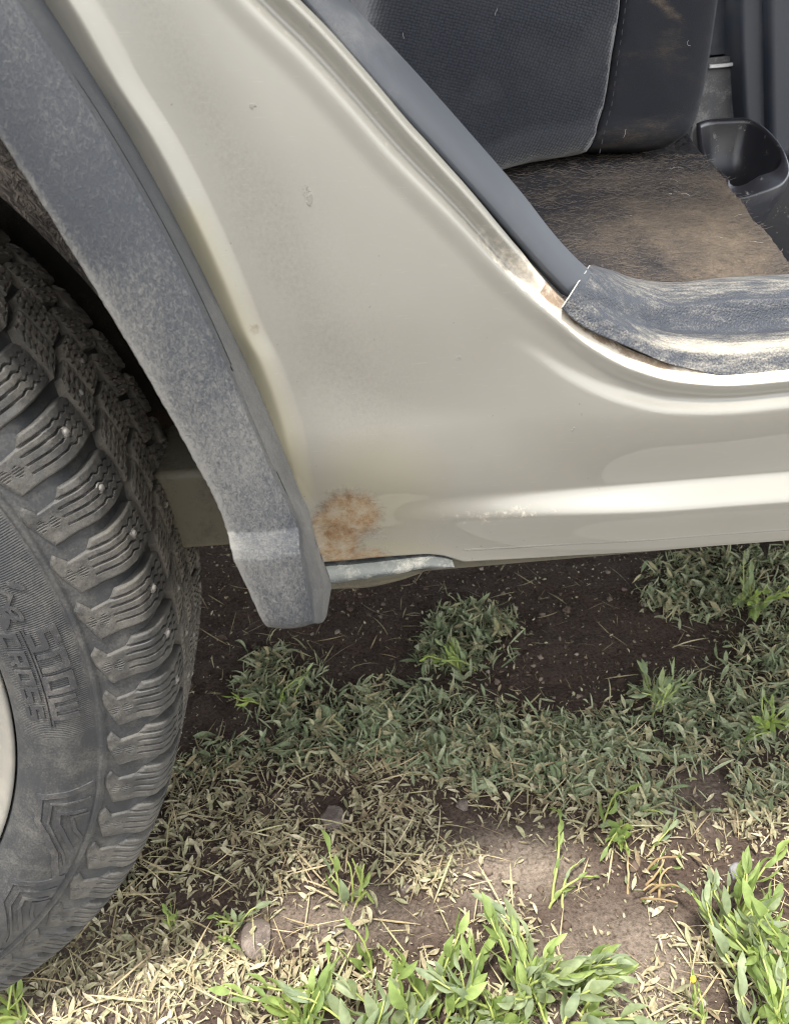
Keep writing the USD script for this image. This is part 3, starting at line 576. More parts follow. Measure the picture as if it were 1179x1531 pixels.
# --- rear seat: knit centre, dark side, meeting in a sewn seam ---
y_s = .285
seat_bot = np.array([(560, 300), (640, 290), (715, 272), (760, 257), (800, 246), (840, 239), (886, 229)], float)
seam = np.array([(886, 229), (895, 190), (905, 150), (912, 95), (918, 55), (925, 0), (932, -70), (938, -160)], float)
knit_o = np.vstack([seat_bot, seam[1:], [(740, -230), (560, -160)]])
dark_o = np.vstack([[(886, 229), (920, 229), (960, 229), (1000, 225), (1030, 214), (1050, 196), (1062, 172), (1072, 130), (1083, 70), (1094, 0), (1103, -60), (1112, -160)], seam[::-1][0:-1]])


def outline(px, y, n): return resample(np.vstack([at(px, y), at(px[:1], y)]), n)[:-1, [0, 2]]


seat = holder('rear_seat', car)


def bulge(m, amt, freq, seed):
    v = np.array(m.vertices); v[:, 1] += (meshkit.fbm(v * freq, 3, seed) - .5) * amt; m.vertices = v; return m


def padded(px, y, n, depth, r, swell, seed, seam_line):
    """like pillow, but with a finely divided, gently swelling front"""
    o = outline(px, y, n); n = len(o)
    poly = Polygon(o); gx_ = np.arange(o[:, 0].min(), o[:, 0].max(), .004); gz_ = np.arange(o[:, 1].min(), o[:, 1].max(), .004)
    gp = np.array([(a, b) for a in gx_ for b in gz_]); pts = shapely.points(gp); inside = shapely.contains(poly.buffer(-.0022), pts)
    from scipy.spatial import Delaunay
    al_ = np.vstack([o, gp[inside]]); tri = Delaunay(al_).simplices; cen = al_[tri].mean(1); keep = shapely.contains(poly, shapely.points(cen)); tri = tri[keep]
    d = shapely.distance(shapely.points(al_), poly.exterior); d[:n] = 0
    ds = shapely.distance(shapely.points(al_), seam_line); other = poly.exterior.difference(seam_line.buffer(.0015)); do = shapely.distance(shapely.points(al_), other)
    rnd = lambda q, rad: rad * (1 - np.sqrt(np.clip(1 - (1 - np.clip(q / rad, 0, 1)) ** 2, 0, 1)))
    yv = y + np.maximum(rnd(do, r), rnd(ds, .005)) - swell * sm(0, .16, np.minimum(do, ds + .06)) + (meshkit.fbm(np.c_[al_, al_[:, 0] * 0] * 16, 3, seed) - .5) * .005 * sm(0, .03, do)
    v = np.c_[al_[:, 0], yv, al_[:, 1]]
    bk = np.c_[o[:, 0], np.full(n, y + depth), o[:, 1]]; v2 = np.vstack([v, bk]); nv_ = len(v); i = np.arange(n); j = (i + 1) % n
    f = np.vstack([tri, np.stack([i, j, nv_ + j], 1), np.stack([i, nv_ + j, nv_ + i], 1)])
    m = trimesh.Trimesh(v2, f, process=False); m.fix_normals(); return m


seam_w = LineString(at(seam, y_s)[:, [0, 2]])
kn = padded(knit_o, y_s, 170, .5, .030, .022, 3, seam_w)
# keep the seam side crisp: the knit rolls only a little there
part('knit_panel', kn, KNIT, seat, smooth=True, uv=np.asarray(kn.vertices)[:, [0, 2]])
dk = padded(dark_o, y_s, 170, .5, .030, .022, 4, seam_w)
dpx = to_pixel(np.asarray(dk.vertices))
ddust = .09 * np.exp(-(((dpx[:, 0] - 960) / 90) ** 2 + ((dpx[:, 1] - 190) / 45) ** 2)) + .42 * np.exp(-(((dpx[:, 0] - 992 + (dpx[:, 1] - 8) * -1.2) / 16) ** 2 + ((dpx[:, 1] - 8) / 22) ** 2)) + .12 * np.exp(-(((dpx[:, 0] - 1003) / 30) ** 2 + ((dpx[:, 1] - 90) / 60) ** 2)) - .08
part('side_panel', dk, CLOTH, seat, smooth=True, prim_vars={'dust': ddust})
stv = resample(at(seam[:-1], y_s - .004), 40)
curves('stitching', [stv[k_:k_ + 2] + [0.004, -.004, 0] for k_ in range(0, 38, 2)], .0007, simple('thread', (.012, .012, .014), .8), seat)


def on_seat(r):
    p = at([(r.uniform(560, 1050), r.uniform(-10, 235))], y_s - .014)[0]; return p


curves('lint', [np.stack([s_[:, 0], s_[:1, 1] + 0 * s_[:, 1], s_[0, 2] + (s_[:, 1] - s_[0, 1])], 1) for s_ in fibres(5, on_seat, .007, 0, 3)], .00018, LINT, seat, kind='stuff')
part('seat_base', join([pillow(np.array([[.40, .46], [.72, .46], [.77, .575], [.40, .59]]), .40, .5, .01)]), BLACK, car, smooth=30)

# --- things further inside: moulded tub, tunnel trim, floor, far side, added dark fillers, unseen roof shaped for shade ---
tc = at([(1098, 238)], .50)[0]; ph = np.linspace(0, 2 * np.pi, 64, endpoint=False)
rimpx = np.array([(1040, 182), (1075, 175), (1110, 174), (1145, 190), (1170, 218), (1181, 250), (1172, 272), (1140, 286), (1100, 296), (1085, 290), (1060, 262), (1044, 225)], float)
rimy = np.array([.52, .54, .54, .52, .49, .46, .44, .42, .41, .41, .45, .49])
rp = at(rimpx, rimy); rp = resample(np.vstack([rp, rp[:1]]), 65)[:-1]; cen_ = rp.mean(0)
inw = cen_ - rp; inw /= np.linalg.norm(inw, axis=1, keepdims=True); upv = np.array([0, -.25, 1.0])
wid_t = (.008 + .018 * sm(cen_[1] + .0, cen_[1] - .05, rp[:, 1]))[:, None]
rows = [rp - upv * .05 + inw * .01, rp - upv * .012 - inw * .001, rp - upv * .002, rp + inw * .002, rp + inw * wid_t * .85, rp + inw * wid_t - upv * .003, rp + inw * (wid_t + .004) - upv * .030, rp + inw * (wid_t + .02) - upv * .045, cen_ + (rp - cen_) * .2 - upv * .05, cen_ + (rp - cen_) * .0 - upv * .05]
tub = np.stack(rows, 1).reshape(-1, 3)
part('moulded_tub', outward(tub, grid_faces(64, len(rows), True), (0, 0, 1)), BLACK, car, smooth=35)
part('tunnel_trim', pillow(at([(1108, -80), (1108, 60), (1112, 150), (1120, 240), (1150, 250), (1148, 120), (1146, -80)], .66)[:, [0, 2]], .66, .10, .006), TRIM, car, smooth=40)
part('tunnel_trim', pillow(at([(1149, -80), (1151, 120), (1154, 260), (1215, 270), (1205, 120), (1200, -80)], .645)[:, [0, 2]], .645, .10, .008), TRIM, car, smooth=40)
part('console_panel', pillow(at([(1040, 88), (1112, 80), (1115, 260), (1030, 260)], .69)[:, [0, 2]], .69, .05, .003), TRIM_GREY, car, smooth=40)
part('console_panel', pillow(at([(1050, -60), (1112, -60), (1112, 78), (1045, 84)], .70)[:, [0, 2]], .70, .05, .003), TRIM, car, smooth=40)
lp = resample(at([(1060, 99), (1085, 97), (1108, 93)], .685), 8); part('trim_strip', tube(lp, .0022, 8), simple('pale_plastic', (.45, .45, .44), .5), car)
pn = resample(at([(1130, 40), (1060, 60)], .60), 4)
fl = box(.50, 2.2, .10, 1.60, .384, .394)
part('cabin_floor', fl, BLACK, car, smooth=False)
for px_, y_, w_px in (((1110, 247), .47, .012), ((1150, 360), .20, .010), ((1138, 215), .50, .008), ((1092, 232), .47, .008)):
    pass
part('front_seat_base', pillow(np.array([[.80, .40], [1.5, .40], [1.5, .575], [.86, .575], [.83, .53]]), .56, .5, .02), BLACK, car, smooth=30)  # black box added to make the gap at the right edge dark
part('floor_mat', pillow(np.array([[.79, .395], [1.3, .395], [1.3, .42], [.79, .42]]), .12, .5, .01), BLACK, car, smooth=30)  # black slab added to keep the footwell dark
part('roof', join([pillow(np.array([[-.5, 1.28], [1.9, 1.30], [1.8, 1.345], [.6, 1.37], [-.4, 1.33]]), -.045, 1.68, .02)]), PAINT_PLAIN, car, smooth=40)  # out of view; set low and outboard to shade seat and carpet
part('far_side', join([box(.45, 2.2, 1.62, 1.68, .37, .86), box(-.5, .45, 1.62, 1.68, .70, 1.0), box(-.5, -.1, 1.62, 1.68, 1.0, 1.33), box(.95, 1.05, 1.62, 1.68, .86, 1.33)]), PAINT_PLAIN, car, smooth=False)

# --- wheel ---
HZ, RT = .3284, .343
wheel = holder('wheel', car)
prof = np.array([(.236, .030), (.244, .014), (.2487, .0045), (.2515, -.0025), (.258, -.0065), (.264, -.0092), (.272, -.0112), (.280, -.0110), (.288, -.0085), (.2945, -.0045), (.2985, -.0022), (.2990, -.0036), (.3018, -.0028), (.3022, -.0008), (.305, .0002), (.311, .0024), (.318, .0052), (.325, .0085), (.3305, .0135), (.3345, .021), (.3362, .030), (.3370, .045), (.3375, .100), (.3370, .155), (.3350, .172), (.330, .182), (.320, .189), (.300, .198), (.270, .204), (.245, .19)])
pl = np.r_[0, np.cumsum(np.linalg.norm(np.diff(prof, axis=0), axis=1))]
pR, pY = PchipInterpolator(pl, prof[:, 0]), PchipInterpolator(pl, prof[:, 1])


def wheel_point(R, y, th): return np.stack([R * np.cos(th), y, np.maximum(HZ + R * np.sin(th), -.003)], -1)


us = np.r_[np.linspace(0, pl[14], 60), np.linspace(pl[14], pl[-1], 50)[1:]]
ths = np.linspace(0, 2 * np.pi, 541)
TH, U = np.meshgrid(ths, us, indexing='ij'); RR, Y2 = pR(U), pY(U)
tv = wheel_point(RR, Y2, TH)
dg = np.degrees((TH + np.pi) % (2 * np.pi) - np.pi)
ser = sm(.256, .259, RR) * sm(.2975, .2955, RR) * sm(-7.5, -6.8, dg) * sm(45, 44, dg)
part('tyre', outward(tv.reshape(-1, 3), grid_faces(len(ths), len(us)), (0, -1, 0)) if False else (tv.reshape(-1, 3), grid_faces(len(ths), len(us))[:, ::-1]), SIDEWALL, wheel, smooth=True, uv=np.stack([TH * .275, U], -1).reshape(-1, 2), prim_vars={'serration': ser.reshape(-1)})
rprof = np.array([(.2300, .030), (.2420, .012), (.2478, .0045), (.2490, -.0008), (.2484, -.0022), (.2468, -.0023), (.2445, -.0008), (.2410, .0020), (.2360, .0040), (.220, .010), (.15, .012), (.08, .004), (.03, .002), (.0, .002)])
rl = np.r_[0, np.cumsum(np.linalg.norm(np.diff(rprof, axis=0), axis=1))]; ru_ = np.r_[np.linspace(0, rl[7], 30), np.linspace(rl[7], rl[-1], 20)[1:]]
THr, Ur = np.meshgrid(np.linspace(0, 2 * np.pi, 361), ru_, indexing='ij')
rv = wheel_point(PchipInterpolator(rl, rprof[:, 0])(Ur), PchipInterpolator(rl, rprof[:, 1])(Ur), THr)
part('rim', (rv.reshape(-1, 3), grid_faces(361, len(ru_))), RIM, wheel, smooth=True)

U0 = pl[13]                                                     # where the shoulder blocks begin, just outside the rib
eps = 1e-4


def surf(u, th, h):
    """a point h above the carcass at profile length u and angle th"""
    dR, dY = (pR(u + eps) - pR(u - eps)), (pY(u + eps) - pY(u - eps)); l = np.hypot(dR, dY); nR, nY = dY / l, -dR / l
    return wheel_point(pR(u) + nR * h, pY(u) + nY * h, th)


PITCH_T = math.radians(5.9)


def slab(poly, h_fn, th0, res_u, res_w, slant=0.0):
    """a tread block: poly in (u, w) metres, height h_fn(u, w, edge distance); walls down to the carcass"""
    P = Polygon(poly); (u0, w0, u1, w1) = P.bounds
    gu, gw = np.arange(u0 + res_u / 2, u1, res_u), np.arange(w0 + res_w / 2, w1, res_w)
    A = np.stack(np.meshgrid(gu, gw, indexing='ij'), -1).reshape(-1, 2)
    A = A[shapely.contains(P.buffer(-.0004), shapely.points(A))]
    n = max(24, int(P.length / (res_w * 1.2))); ring_ = np.array([P.exterior.interpolate(t, normalized=True).coords[0] for t in np.arange(n) / n])
    from scipy.spatial import Delaunay
    al_ = np.vstack([ring_, A]); tri = Delaunay(al_).simplices; tri = tri[shapely.contains(P, shapely.points(al_[tri].mean(1)))]
    a_ = al_[tri]; area = np.abs((a_[:, 1, 0] - a_[:, 0, 0]) * (a_[:, 2, 1] - a_[:, 0, 1]) - (a_[:, 1, 1] - a_[:, 0, 1]) * (a_[:, 2, 0] - a_[:, 0, 0])); tri = tri[area > 1e-10]
    d = shapely.distance(shapely.points(al_), P.exterior); d[:n] = 0
    h = h_fn(al_[:, 0], al_[:, 1], d)
    top = surf(al_[:, 0], th0 + (al_[:, 1] + slant * (al_[:, 0] - u0)) / .325, h)
    c = np.array(P.centroid.coords[0]); foot = ring_ + (ring_ - c) * .03
    bot = surf(foot[:, 0], th0 + (foot[:, 1] + slant * (foot[:, 0] - u0)) / .325, -.0015)
    v = np.vstack([top, bot]); m_ = len(top); i = np.arange(n); j = (i + 1) % n
    return trimesh.Trimesh(v, np.vstack([tri, np.stack([i, m_ + i, m_ + j], 1), np.stack([i, m_ + j, j], 1)]), process=False)


def orient(m, seed=0):
    m.fix_normals(); return m


UT = pl[-1]


def u_at_y(y):                                                   # profile length on the tread where depth is y
    q = np.linspace(pl[17], pl[24], 400); return float(np.interp(y, pY(q), q))


UE = u_at_y(.047)
LB = UE - U0
BW = PITCH_T * .325                                              # block pitch, metres at mid radius


def shoulder_h(var):
    def fn(u, w, d):
        t = (u - U0) / LB
        h = .0016 + .0044 * sm(.30, .50, t)
        h = h - .0009 * (1 - sm(0, .0010, d))
        wz = w + .0008 * np.sin((u - U0) * 2 * np.pi / .0085) * sm(.52, .60, t)            # sipes wave on the tread, run straight on the shoulder
        for c_ in (-.0078, -.0028, .0022, .0072):
            lim = sm(.27, .31, t) * (1 - sm(.96, .98, t)); dep = .0026 * sm(.5, .58, t) + .0028 * (1 - sm(.50, .58, t)) * (1 - sm(.45, .51, t))
            wdt = .00036 + .0001 * (1 - sm(.5, .58, t))
            h = h - lim * np.maximum(dep, .0012 * sm(.45, .5, t)) * np.clip(1.8 - np.abs(wz - c_) / wdt, 0, 1)
        for k_, c_ in enumerate((.10, .20)):                                                # two small hatched darts on the foot
            dd = np.abs(t - c_) / .045 + np.abs(w + .0016 + .001 * k_) / .0042
            h = h - .0007 * (dd < 1) * (np.sin(w * 2 * np.pi / .0016) > -.2)
        if var >= 0: h = h + .0008 * np.clip(1.4 - np.hypot(t - .66, (w - .002) / .325 * 9) * 9, 0, 1) * 0
        return np.maximum(h + (meshkit.noise(np.stack([u * 240, w * 240, u * 0 + var], -1), 4) - .5) * .0007, .0003)
    return fn


def shoulder_poly(wf):
    a = BW * wf / 2
    return [(U0, a * .55), (U0 + LB * .02, a * .05), (U0 + LB * .11, -a * .98), (U0 + LB * .34, -a * .90), (U0 + LB * .95, -a * .78), (U0 + LB, -a * .55), (U0 + LB * .99, a * .62), (U0 + LB * .90, a * .84), (U0 + LB * .36, a * .80), (U0 + LB * .29, a * .48), (U0 + LB * .13, a * .40), (U0 + LB * .05, a * .92)]


def inner_h(h0, sip, ph, seed):
    def fn(u, w, d):
        h = h0 - .0012 * (1 - sm(0, .0015, d)); wz = w + .0007 * np.sin(u * 2 * np.pi / .0095 + ph)
        k_ = (wz / sip + .5) % 1 - .5
        h = h - .0030 * np.clip(1.8 - np.abs(k_) * sip / .00042, 0, 1) * sm(.0006, .0016, d)
        return h + (meshkit.noise(np.stack([u * 200, w * 200, u * 0 + seed], -1), 6) - .5) * .0006
    return fn


lo_n, hi_n = -14, 12
rr = random.Random(4); coarse = []
stud_spots = []
for kblk in range(-30, 31):
    th0 = math.radians(-1.0 + 2.2) + kblk * PITCH_T
    fine = lo_n <= kblk <= hi_n
    ru_s = (.0011, .00045) if fine else (.006, .005)
    items = [(shoulder_poly(.93), shoulder_h(kblk), ru_s, .04)]
    for (ya, yb, w0f, w1f, off, sl_, sip) in ((.0525, .079, -.46, .36, .15, .35, .0042), (.0835, .113, -.44, .40, .5, .18, .0042), (.1175, .146, -.42, .42, .1, -.18, .0046), (.1505, .186, -.43, .40, .45, -.3, .005)):
        ua, ub = u_at_y(ya), u_at_y(yb); a0, a1 = BW * w0f, BW * w1f; o = off * BW
        poly = [(ua, a0 + o), (ua + (ub - ua) * .8, a0 + o), (ub, a0 + o + .004), (ub, a1 + o), (ua + (ub - ua) * .25, a1 + o + .0015), (ua, a1 + o - .003)]
        items.append((poly, inner_h(.0062, sip, kblk + ya * 90, kblk), (.0013, .0006) if fine and ya < .15 else ((.005, .0016) if fine else (.02, .012)), sl_))
    for q_, (poly, fn, (ra_, rb_), sl_) in enumerate(items):
        m = slab(poly, fn, th0, ra_, rb_, sl_)
        m = orient(m)
        if fine: part('tread_block', m, RUBBER if q_ == 0 else TREAD, wheel, smooth=38)
        else: coarse.append(m)
        if fine and q_ < 3 and rr.random() < (.42 if q_ == 0 else .5):
            uc = (U0 + LB * rr.uniform(.60, .72)) if q_ == 0 else sum(p[0] for p in poly) / len(poly); wc = rr.uniform(-.002, .004) if q_ == 0 else sum(p[1] for p in poly) / len(poly)
            stud_spots.append((uc, th0 + (wc + sl_ * (uc - poly[0][0])) / .325))
part('inner_tread', join(coarse), RUBBER, wheel, smooth=False, kind='stuff')
for uc, t0 in stud_spots:
    pp = []
    for rad, h in ((.0, .0073), (.0011, .0072), (.0016, .0067), (.0020, .0061), (.0030, .0060), (.0034, .0048)):
        q = np.linspace(0, 2 * np.pi, 10, endpoint=False); pp.append(surf(uc + rad * np.cos(q), t0 + rad * np.sin(q) / .34, np.full(10, h)))
    m = trimesh.Trimesh(np.stack(pp, 1).reshape(-1, 3), grid_faces(10, 6, True), process=False); part('stud', outward(m.vertices, m.faces, surf(np.array([uc]), np.array([t0]), np.array([.02]))[0] - surf(np.array([uc]), np.array([t0]), np.array([0.]))[0]), STUD, wheel, smooth=30)

# lettering and motifs moulded on the sidewall: strokes in (along, out) wrapped round the wheel
U_R = PchipInterpolator(pR(np.linspace(pl[3], pl[12], 200)), np.linspace(pl[3], pl[12], 200))


def moulded(name, shape, r0, th_start, h=.0010, mat_=None, res=.0011):
    ms = []
    for g in getattr(shape, 'geoms', [shape]):
        if g.area < 1e-7: continue
        g = g.segmentize(res)
        v2, f2 = trimesh.creation.triangulate_polygon(g, engine='earcut'); v2 = np.asarray(v2)
        m = trimesh.Trimesh(np.c_[v2, np.zeros(len(v2))], f2, process=False)
        m = trimesh.Trimesh(*trimesh.remesh.subdivide_to_size(m.vertices, m.faces, res * 2.2), process=False)
        v2 = m.vertices[:, :2]
        fu = lambda q, hh: surf(U_R(np.clip(r0 + q[:, 1], .2536, .3015)), th_start - q[:, 0] / .28, np.full(len(q), hh))
        ms.append((fu(v2, h), m.faces[:, ::-1]))
        for rg in [g.exterior, *g.interiors]:
            c = np.array(rg.coords)[:-1]; n = len(c); i = np.arange(n); j = (i + 1) % n
            ms.append((np.vstack([fu(c, h), fu(c, -.0006)]), np.vstack([np.stack([i, n + i, n + j], 1), np.stack([i, n + j, j], 1)])))
    v, f = join(ms); m = trimesh.Trimesh(v, f, process=False)
    return part(name, (v, f), mat_ or RUBBER_DARK, wheel, smooth=False)


def strokes(lines, w): return shapely.union_all([LineString(l).buffer(w / 2, cap_style='flat', join_style='mitre') for l in lines])


glyph = {'S': [[(1, 1), (0, 1), (0, .5), (1, .5), (1, 0), (0, 0)]], 'N': [[(0, 0), (0, 1), (1, 1), (1, 0)]], 'O': [[(0, .0), (0, 1), (1, 1), (1, 0), (-.0, 0), (0, .2)]], 'W': [[(0, 1), (0, 0), (1, 0), (1, 1)], [(.5, 0), (.5, 1)]],
         'C': [[(1, 1), (0, 1), (0, 0), (1, 0)]], 'R': [[(0, -.12), (0, 1), (1, 1), (1, .45), (0, .45)], [(.45, .45), (1, -.12)]]}


def word(text, cw_, ch, gap, w):
    out, x = [], 0
    for chh in text:
        ww_ = cw_ * (1.3 if chh == 'W' else 1)
        out.append(strokes([[(x + px_ * ww_, pz_ * ch) for px_, pz_ in l] for l in glyph[chh]], w)); x += ww_ + gap
    return shapely.union_all(out).buffer(.0005).buffer(-.0010).buffer(.0005), x - gap


T0 = math.radians(8.2)
s1, l1 = word('SNOW', .0098, .0122, .0056, .0029); moulded('lettering', s1, .2780, T0, h=.0014)
s2, l2 = word('CROSS', .0082, .0082, .0050, .0022); moulded('lettering', s2, .2632, T0 + math.radians(.4))
moulded('underline', shapely.union_all([shapely.box(-.004, 0, .066, .0009), shapely.box(-.004, .0019, .066, .0027)]), .2742, T0)
leaf_ = lambda cx, cy, l_, w_2, a: shapely.affinity.rotate(shapely.affinity.scale(Point(cx, cy).buffer(1, 12), l_ / 2, w_2 / 2), a, origin=(cx, cy))
script = [strokes([[(-.034, .004), (-.026, .010), (-.019, .004), (-.022, -.003)]], .0022), leaf_(-.0150, .0075, .012, .0052, 20).difference(leaf_(-.0150, .0075, .006, .0018, 20)), leaf_(-.0120, .0005, .012, .0050, -25), strokes([[(-.030, -.002), (-.02, .001), (-.010, .006)]], .0018), leaf_(-.030, .0145, .010, .003, 40)]
moulded('script_mark', shapely.union_all(script), .2700, T0)
zz = [(-.005, .0285), (.0035, -.001), (.0244, .0), (.037, .008), (.051, .0155), (.064, .0190), (.076, .0235)]
mo = LineString(zz).buffer(.0019, join_style='mitre', cap_style='flat')
m_in = [LineString([(.006, .0275), (.0085, .0062), (.0250, .0065), (.040, .0145), (.052, .0205), (.064, .0245)]).buffer(.0007, cap_style='flat', join_style='mitre'), LineString([(.016, .0265), (.0150, .0115), (.024, .0125), (.038, .0190), (.050, .0250)]).buffer(.0011, cap_style='flat', join_style='mitre'), LineString([(.019, .0285), (.0190, .0190), (.032, .0230), (.040, .0280)]).buffer(.0009, cap_style='flat', join_style='mitre')]
for a_deg in (-16.4, -33.0, -49.6): moulded('mountain_motif', shapely.union_all([mo, *m_in]), .2680, math.radians(a_deg), h=.0009)

# the opposite rear wheel, in the dark under the car
tprof = np.array([(.05, 1.42), (.25, 1.42), (.30, 1.40), (.34, 1.42), (.343, 1.50), (.34, 1.60), (.30, 1.62), (.25, 1.61), (.05, 1.58)])
THf, If = np.meshgrid(np.linspace(0, 2 * np.pi, 49), np.arange(len(tprof)), indexing='ij')
part('far_wheel', wheel_point(tprof[If, 0], tprof[If, 1], THf).reshape(-1, 3) if False else (wheel_point(tprof[If, 0], tprof[If, 1], THf).reshape(-1, 3), grid_faces(49, len(tprof))), RUBBER_DARK, car, smooth=30)

# ------------------------------------------------------------------ litter, cut greenery and straw on the ground
def litter_mat(name, stops, trans=.25, rough=.75):
    return mat(name, {'g': ('geometry', {}), 'at': ('attribute', {'attribute': 'tone'}), 'r': ('rgb_ramp', {'ramp': stops}), 'n': ('noise_texture', {'scale': 420.0, 'detail': 3.0}), 'h': ('hsv', {}), 'v': ('map_range', {'from_min': .3, 'from_max': .7, 'to_min': .75, 'to_max': 1.2}),
        'p': ('principled_bsdf', {'roughness': rough, 'specular_ior_level': .25}), 't': ('translucent_bsdf', {}), 'm': ('mix_closure', {'fac': trans})},
        [('at.fac', 'r.fac'), ('g.position', 'n.vector'), ('n.fac', 'v.value'), ('v.result', 'h.value'), ('r.color', 'h.color'), ('h.color', 'p.base_color'), ('h.color', 't.color'), ('p.BSDF', 'm.closure1'), ('t.BSDF', 'm.closure2')], surface='m.closure')


DRY = litter_mat('dry_leaf', [(0, (.16, .115, .07)), (.15, (.27, .22, .14)), (.35, (.35, .31, .20)), (.55, (.27, .27, .16)), (.75, (.44, .40, .27)), (.9, (.52, .47, .33)), (1, (.33, .27, .20))])
FRESH = litter_mat('cut_leaf', [(0, (.10, .13, .065)), (.2, (.17, .21, .115)), (.4, (.24, .275, .165)), (.6, (.31, .335, .22)), (.75, (.36, .345, .21)), (.88, (.33, .28, .17)), (1, (.16, .22, .07))])
STRAW = litter_mat('straw', [(0, (.26, .20, .11)), (.4, (.40, .33, .20)), (.7, (.33, .31, .17)), (1, (.48, .42, .29))], trans=.1)


def leaf_strip(n, wd, curl, fold, twist, shape=.9):
    t = np.linspace(0, 1, n); w = wd * np.sin(np.pi * np.clip(t, .02, .985) ** shape) ** .8
    a = curl * t; x = np.cumsum(np.r_[0, np.cos(a[1:])]) / (n - 1); z = np.cumsum(np.r_[0, np.sin(a[1:])]) / (n - 1); z = z - z.min() * 0
    tw = twist * t; rows = []
    for s_ in (-1, 0, 1): rows.append(np.stack([x, s_ * w * np.cos(tw + s_ * fold * 0), z + abs(s_) * w * fold + s_ * w * np.sin(tw)], -1))
    return np.stack(rows, 1).reshape(-1, 3), grid_faces(n, 3)


def scatter(name, pts, lengths, width, material, seed, tilt=.5, lift=.002, label=None, category=None, variants=10, curl=1.3, flat=.35, n=6, **kw):
    r = np.random.default_rng(seed); tmpl = [leaf_strip(n, width * r.uniform(.6, 1.3), r.normal(0, curl), r.uniform(.1, 1.0), r.normal(0, .9)) for _ in range(variants)]
    which = r.integers(0, variants, len(pts)); V, Fs, off, tone = [], [], 0, []
    for k_ in range(variants):
        P = pts[which == k_]; L = lengths[which == k_]; m = len(P)
        if not m: continue
        tv_, tf = tmpl[k_]; a = r.uniform(0, 2 * np.pi, m); pt = r.normal(0, tilt, m); rl_ = r.normal(0, tilt * 1.2, m)
        v = np.broadcast_to(tv_ - [.5, 0, 0], (m, *tv_.shape)) * L[:, None, None]
        c, s = np.cos(rl_)[:, None], np.sin(rl_)[:, None]; v = np.stack([v[..., 0], c * v[..., 1] - s * v[..., 2], s * v[..., 1] + c * v[..., 2]], -1)
        c, s = np.cos(pt)[:, None], np.sin(pt)[:, None]; v = np.stack([c * v[..., 0] - s * v[..., 2], v[..., 1], s * v[..., 0] + c * v[..., 2]], -1)
        c, s = np.cos(a)[:, None], np.sin(a)[:, None]; v = np.stack([c * v[..., 0] - s * v[..., 1], s * v[..., 0] + c * v[..., 1], v[..., 2]], -1)
        v = v + P[:, None]; v[..., 2] += np.maximum(0, (P[:, 2] - v[..., 2].min(1)) * .7)[:, None] + r.uniform(0, lift, m)[:, None]
        tone.append(np.repeat(np.clip(r.uniform(0, 1, m) * .8 + .2 * meshkit.noise(P * 30, 2), 0, 1), len(tv_))); V.append(v.reshape(-1, 3)); Fs.append((tf[None] + (np.arange(m) * len(tv_))[:, None, None]).reshape(-1, 3) + off); off += m * len(tv_)
    return part(name, (np.vstack(V), np.vstack(Fs)), material, smooth=True, prim_vars={'tone': np.concatenate(tone)}, kind='stuff', label=label, category=category)


def sprinkle(n, dens, seed, x=(-.15, 1.5), y=(-.3, 1.0)):
    r = np.random.default_rng(seed); out = []
    while sum(map(len, out)) < n:
        P = np.stack([r.uniform(*x, 4000), r.uniform(*y, 4000), np.zeros(4000)], 1)
        out.append(P[r.uniform(0, 1, len(P)) < dens(P)])
    P = np.vstack(out)[:n]; P[:, 2] = ground_height(P[:, 0], P[:, 1]); return P


def ragged(P, d, f, seed, amt=1.0): return np.clip(d * (.75 + amt * 1.2 * (meshkit.fbm(P * f * 1.6, 4, seed) - .42)) + amt * (meshkit.fbm(P * f, 4, seed + 1) - .55) * sm(0, .3, d), 0, 1)


green_b = [(420, 1030, 80, 75, .8, 20), (700, 960, 95, 62, .95, -15), (600, 1060, 150, 60, .9, -12), (800, 1120, 330, 75, 1, 4), (1080, 1080, 190, 80, 1, 0), (1100, 870, 150, 62, .9, 0), (1010, 905, 70, 30, .5, 20), (520, 1110, 170, 55, .65, -10), (930, 1190, 120, 60, .7, 0), (1130, 1170, 120, 60, .6, 0), (330, 1140, 90, 40, .4, 0), (1300, 1000, 250, 200, .9, 0)]
dry_b = [(430, 1240, 330, 120, 1, -8), (560, 1160, 240, 70, .7, -8), (300, 1180, 150, 60, .7, 0), (150, 1440, 330, 110, 1, -6), (620, 1300, 150, 70, .6, 0), (1010, 1290, 130, 60, .45, 0), (1150, 1210, 110, 70, .8, 0), (870, 1180, 220, 60, .45, 0), (420, 1470, 230, 80, .8, 0), (960, 1480, 200, 100, .22, 0), (720, 1080, 250, 60, .3, 0), (1100, 1450, 150, 100, .5, 0), (-150, 1500, 300, 200, .9, 0)]
bare_b = [(800, 1000, 150, 60, -.9, 5), (590, 1000, 80, 45, -.6, 0), (760, 1290, 90, 45, -.62, 0), (490, 1215, 45, 28, -.9, 0), (420, 1395, 45, 35, -.9, 0), (880, 1400, 100, 70, -.45, 0), (1050, 1180, 60, 50, -.7, 0)]
bg = lambda P: .26 * (to_pixel(np.c_[P[:, :2], np.zeros(len(P))])[:, 1] > 1100)
den_g = lambda P: ragged(P, np.minimum(1, soft_blob(P, green_b)) * (1 - soft_blob(P, [(b_[0], b_[1], b_[2], b_[3], -b_[4], b_[5]) for b_ in bare_b])), 26, 3, 1.5)
den_d = lambda P: ragged(P, np.minimum(1, soft_blob(P, dry_b) + bg(P)) * (1 - soft_blob(P, [(b_[0], b_[1], b_[2], b_[3], -b_[4], b_[5]) for b_ in bare_b])), 24, 4, 1.3)
r0 = np.random.default_rng(11)
mixed = lambda n, r_, a_, b_: a_ + (b_ - a_) * r_.uniform(0, 1, n) ** 1.8
